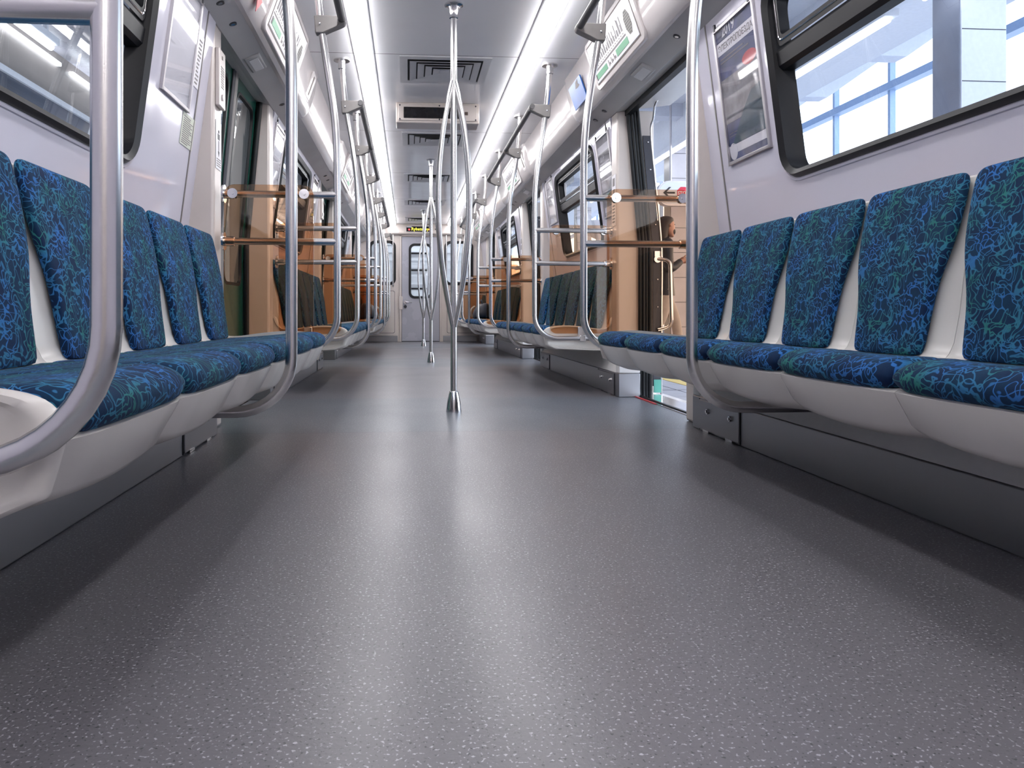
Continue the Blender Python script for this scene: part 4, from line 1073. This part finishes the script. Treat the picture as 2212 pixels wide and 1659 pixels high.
def head_mesh(c, fwd, k=1.0):
    """head with brow, nose, mouth, chin and ears; fwd is the facing direction"""
    f = Vector(fwd).normalized(); r = f.cross(Vector((0, 0, 1))).normalized(); c = Vector(c)
    rows = [(-.115, .038, .030, .045), (-.100, .052, .040, .035), (-.075, .066, .058, .020), (-.045, .074, .070, .010), (-.010, .079, .082, .004), (.025, .081, .090, 0), (.060, .078, .092, -.006), (.090, .064, .076, -.010), (.108, .042, .050, -.012), (.116, .016, .02, -.012)]
    q = MB(); L = []
    n = 20
    for z, a, b, off in rows:
        row = []
        for i in range(n):
            t = 2*PI*i/n; x = math.cos(t)*b+off; y = math.sin(t)*a
            if math.cos(t) > .96:
                x += {-.045: .012, -.010: .024, .025: .008}.get(z, 0)
            elif math.cos(t) > .6 and abs(z-.025) < .001: x -= .010
            row.append(c+(f*x+r*y+Vector((0, 0, z)))*k)
        L.append(row)
    q.loops(L)
    for sg in (1, -1): q.ball(c+(r*.080*sg-f*.004+Vector((0, 0, .005)))*k, .019*k, 6)
    return q

# woman walking along the platform, looking at her phone
wo = Vector((2.69, 8.32, -.03)); K = .955
def wp(f, l, z): return tuple(wo+Vector((f, l, z))*K)     # f = forward (+x), l = left (+y)
t = T('person', tuple(wo), 'woman in black jacket and beige trousers walking past the open door holding a phone', 'person')
J = {'pelvis': (wp(0, 0, .93), (.085, .075)), 'waist': (wp(.01, 0, 1.06), (.085, .07)), 'chest': (wp(.0, 0, 1.25), (.105, .08)), 'neckb': (wp(.0, 0, 1.42), (.06, .055)), 'neck': (wp(.025, 0, 1.50), .045),
     'lhip': (wp(.0, .075, .84), .06), 'lknee': (wp(.17, .085, .50), .055), 'lank': (wp(.24, .085, .10), .038), 'ltoe': (wp(.36, .085, .05), .03),
     'rhip': (wp(.0, -.075, .84), .06), 'rknee': (wp(-.06, -.085, .49), .055), 'rank': (wp(-.30, -.085, .16), .038), 'rtoe': (wp(-.22, -.085, .05), .03),
     'lsh': (wp(.0, .165, 1.38), .048), 'lel': (wp(.01, .20, 1.09), .038), 'lwrist': (wp(.20, .10, 1.17), .024),
     'rsh': (wp(.0, -.165, 1.38), .048), 'rel': (wp(.00, -.21, 1.09), .038), 'rwrist': (wp(.19, -.10, 1.18), .024)}
E_ = [('pelvis', 'waist'), ('waist', 'chest'), ('chest', 'neckb'), ('neckb', 'neck'), ('pelvis', 'lhip'), ('lhip', 'lknee'), ('lknee', 'lank'), ('lank', 'ltoe'), ('pelvis', 'rhip'), ('rhip', 'rknee'), ('rknee', 'rank'), ('rank', 'rtoe'), ('chest', 'lsh'), ('lsh', 'lel'), ('lel', 'lwrist'), ('chest', 'rsh'), ('rsh', 'rel'), ('rel', 'rwrist')]
hand('l', J['lwrist'][0], (1, -.25, .25), (0, -.4, 1), J, E_, (0, 1, .3), .45)
hand('r', J['rwrist'][0], (1, .25, .3), (0, .4, 1), J, E_, (0, -1, .3), .45)
OW = tuple(wo)
skin_fig('body', J, E_, 'skin', t.e, 'pelvis', 2, OW)
def ell(f, l, z, a, b, n=18): return [wp(f+a*math.cos(2*PI*i/n), l+b*math.sin(2*PI*i/n), z) for i in range(n)]
def limb(q, keys, rad, n=5):
    pts = bez([J[k][0] for k in keys], n); m = len(pts)-1; r = []
    for i in range(m+1):
        t = i/m*(len(rad)-1); a = min(int(t), len(rad)-2); r.append((rad[a]+(rad[a+1]-rad[a])*(t-a))*K)
    q.tube(pts, r, 14)
q = MB(); q.loops([ell(.005, 0, .77, .130, .165), ell(.0, 0, .80, .132, .168), ell(.0, 0, .92, .122, .158), ell(.01, 0, 1.06, .105, .140), ell(.0, 0, 1.25, .115, .160), ell(.0, 0, 1.36, .095, .165), ell(.005, 0, 1.43, .072, .105), ell(.015, 0, 1.48, .055, .062)])
J['lc'] = (wp(.175, .117, 1.158), .03); J['rc'] = (wp(.165, -.117, 1.168), .03)
limb(q, ('lsh', 'lel', 'lc'), (.066, .060, .052, .046, .040)); limb(q, ('rsh', 'rel', 'rc'), (.066, .060, .052, .046, .040))
q.ball(J['lsh'][0], .064, 8); q.ball(J['rsh'][0], .064, 8)
t.part('jacket', q, 'jacket', smooth=70)
q = MB(); q.loops([ell(0, 0, .70, .06, .10), ell(0, 0, .76, .112, .150), ell(0, 0, .84, .118, .155), ell(0, 0, .95, .108, .142)])
limb(q, ('lhip', 'lknee', 'lank'), (.088, .080, .070, .060, .055, .047)); limb(q, ('rhip', 'rknee', 'rank'), (.088, .080, .070, .060, .055, .047))
t.part('trousers', q, 'trousers', smooth=70)
hc = Vector(wp(.055, 0, 1.60))
t.part('head', head_mesh(hc, (1, .10, -.25), K), 'skin', smooth=70, subsurf=1)
q = MB(); L = []
for z, a, b, off in ((.128, .02, .02, -.02), (.118, .062, .07, -.022), (.085, .085, .098, -.020), (.045, .094, .098, -.03), (0, .094, .082, -.05), (-.05, .092, .072, -.06), (-.11, .088, .062, -.065), (-.18, .080, .05, -.062), (-.26, .072, .042, -.065), (-.34, .060, .034, -.075), (-.40, .03, .016, -.075)):
    L.append([hc+Vector((math.cos(2*PI*i/20)*b+off, math.sin(2*PI*i/20)*a, z))*K for i in range(20)])
q.loops(L); t.part('hair', q, 'hair', smooth=70, subsurf=1)
q = MB(); q.ball(hc+Vector((.054, 0, -.062))*K, (.040, .056, .044), 8); t.part('face_mask', q, 'black', smooth=70)
q = MB()
for sg in (1, -1): q.ball(hc+Vector((.074, .031*sg, .022))*K, (.006, .012, .006), 6)
t.part('eyes', q, 'black', smooth=70)
for a, nm in ((wp(.28, .085, .05), 'shoe'), (wp(-.27, -.085, .08), 'shoe')):
    q = MB(); q.ball((a[0]+.02, a[1], a[2]), (.125, .048, .05), 8); t.part(nm, q, 'shoe', smooth=70)
tag_ph = T('phone', wp(.335, 0, 1.26), 'dark phone held up in the walking woman\'s hands', 'phone')
pp = Vector(wp(.335, 0, 1.262)); pl = Plane(pp, (0, 1, 0), (.80, 0, .6))
q = MB(); pl.box(q, -.038, .038, -.075, .075, -.004, .004); tag_ph.part('case', q, 'black', bevel=.003)
q = MB(); pl.box(q, -.034, .034, -.070, .070, .004, .0046); tag_ph.part('screen', q, 'display')

# two dark bags left on the far benches, half hidden by the amber screens
for sd, y, lab in ((1, 10.35, 'slumped black bag with tan straps on the far right bench behind the amber screens'), (-1, 10.35, 'slumped black bag with tan straps on the far left bench behind the amber screens')):
    t = T('bag', (.78, y, .41), lab, 'bag', None, sd)
    q = MB(); L = []
    for z, hw, dp, xo in ((.428, .14, .12, .80), (.44, .16, .14, .80), (.50, .16, .13, .80), (.57, .14, .11, .81), (.62, .10, .075, .83), (.64, .05, .04, .85)):
        L.append([(xo+dp*math.copysign(abs(math.cos(2*PI*k/20))**.7, math.cos(2*PI*k/20)), y+hw*math.copysign(abs(math.sin(2*PI*k/20))**.7, math.sin(2*PI*k/20)), z+.012*math.sin(3*2*PI*k/20)) for k in range(20)])
    q.loops(L); t.part('body', q, 'jacket', smooth=60, subsurf=1)
    for dy in (-.06, .06):
        q = MB(); q.tube(bez([(.70, y+dy, .60), (.655, y+dy, .56), (.645, y+dy, .50), (.665, y+dy, .45)], 6), .011, 8); t.part('strap', q, 'tan', smooth=60)
    q = MB(); q.tube(bez([(.80, y-.05, .635), (.79, y-.03, .68), (.79, y+.03, .68), (.80, y+.05, .635)], 6), .010, 8); t.part('handle', q, 'black', smooth=60)

# the left-hand benches and poles stand a touch further into the aisle
for o in C.objects:
    if o.parent is None and o.location.x < 0 and o.name.split('.')[0] in ('bench_seat', 'bench_end_moulding', 'glass_partition', 'overhead_handrail', 'bag'): o.location.x += .02
    if o.parent is None and o.location.x < 0 and o.name.split('.')[0] == 'grab_pole' and o.location.y < 12: o.location.x += .02
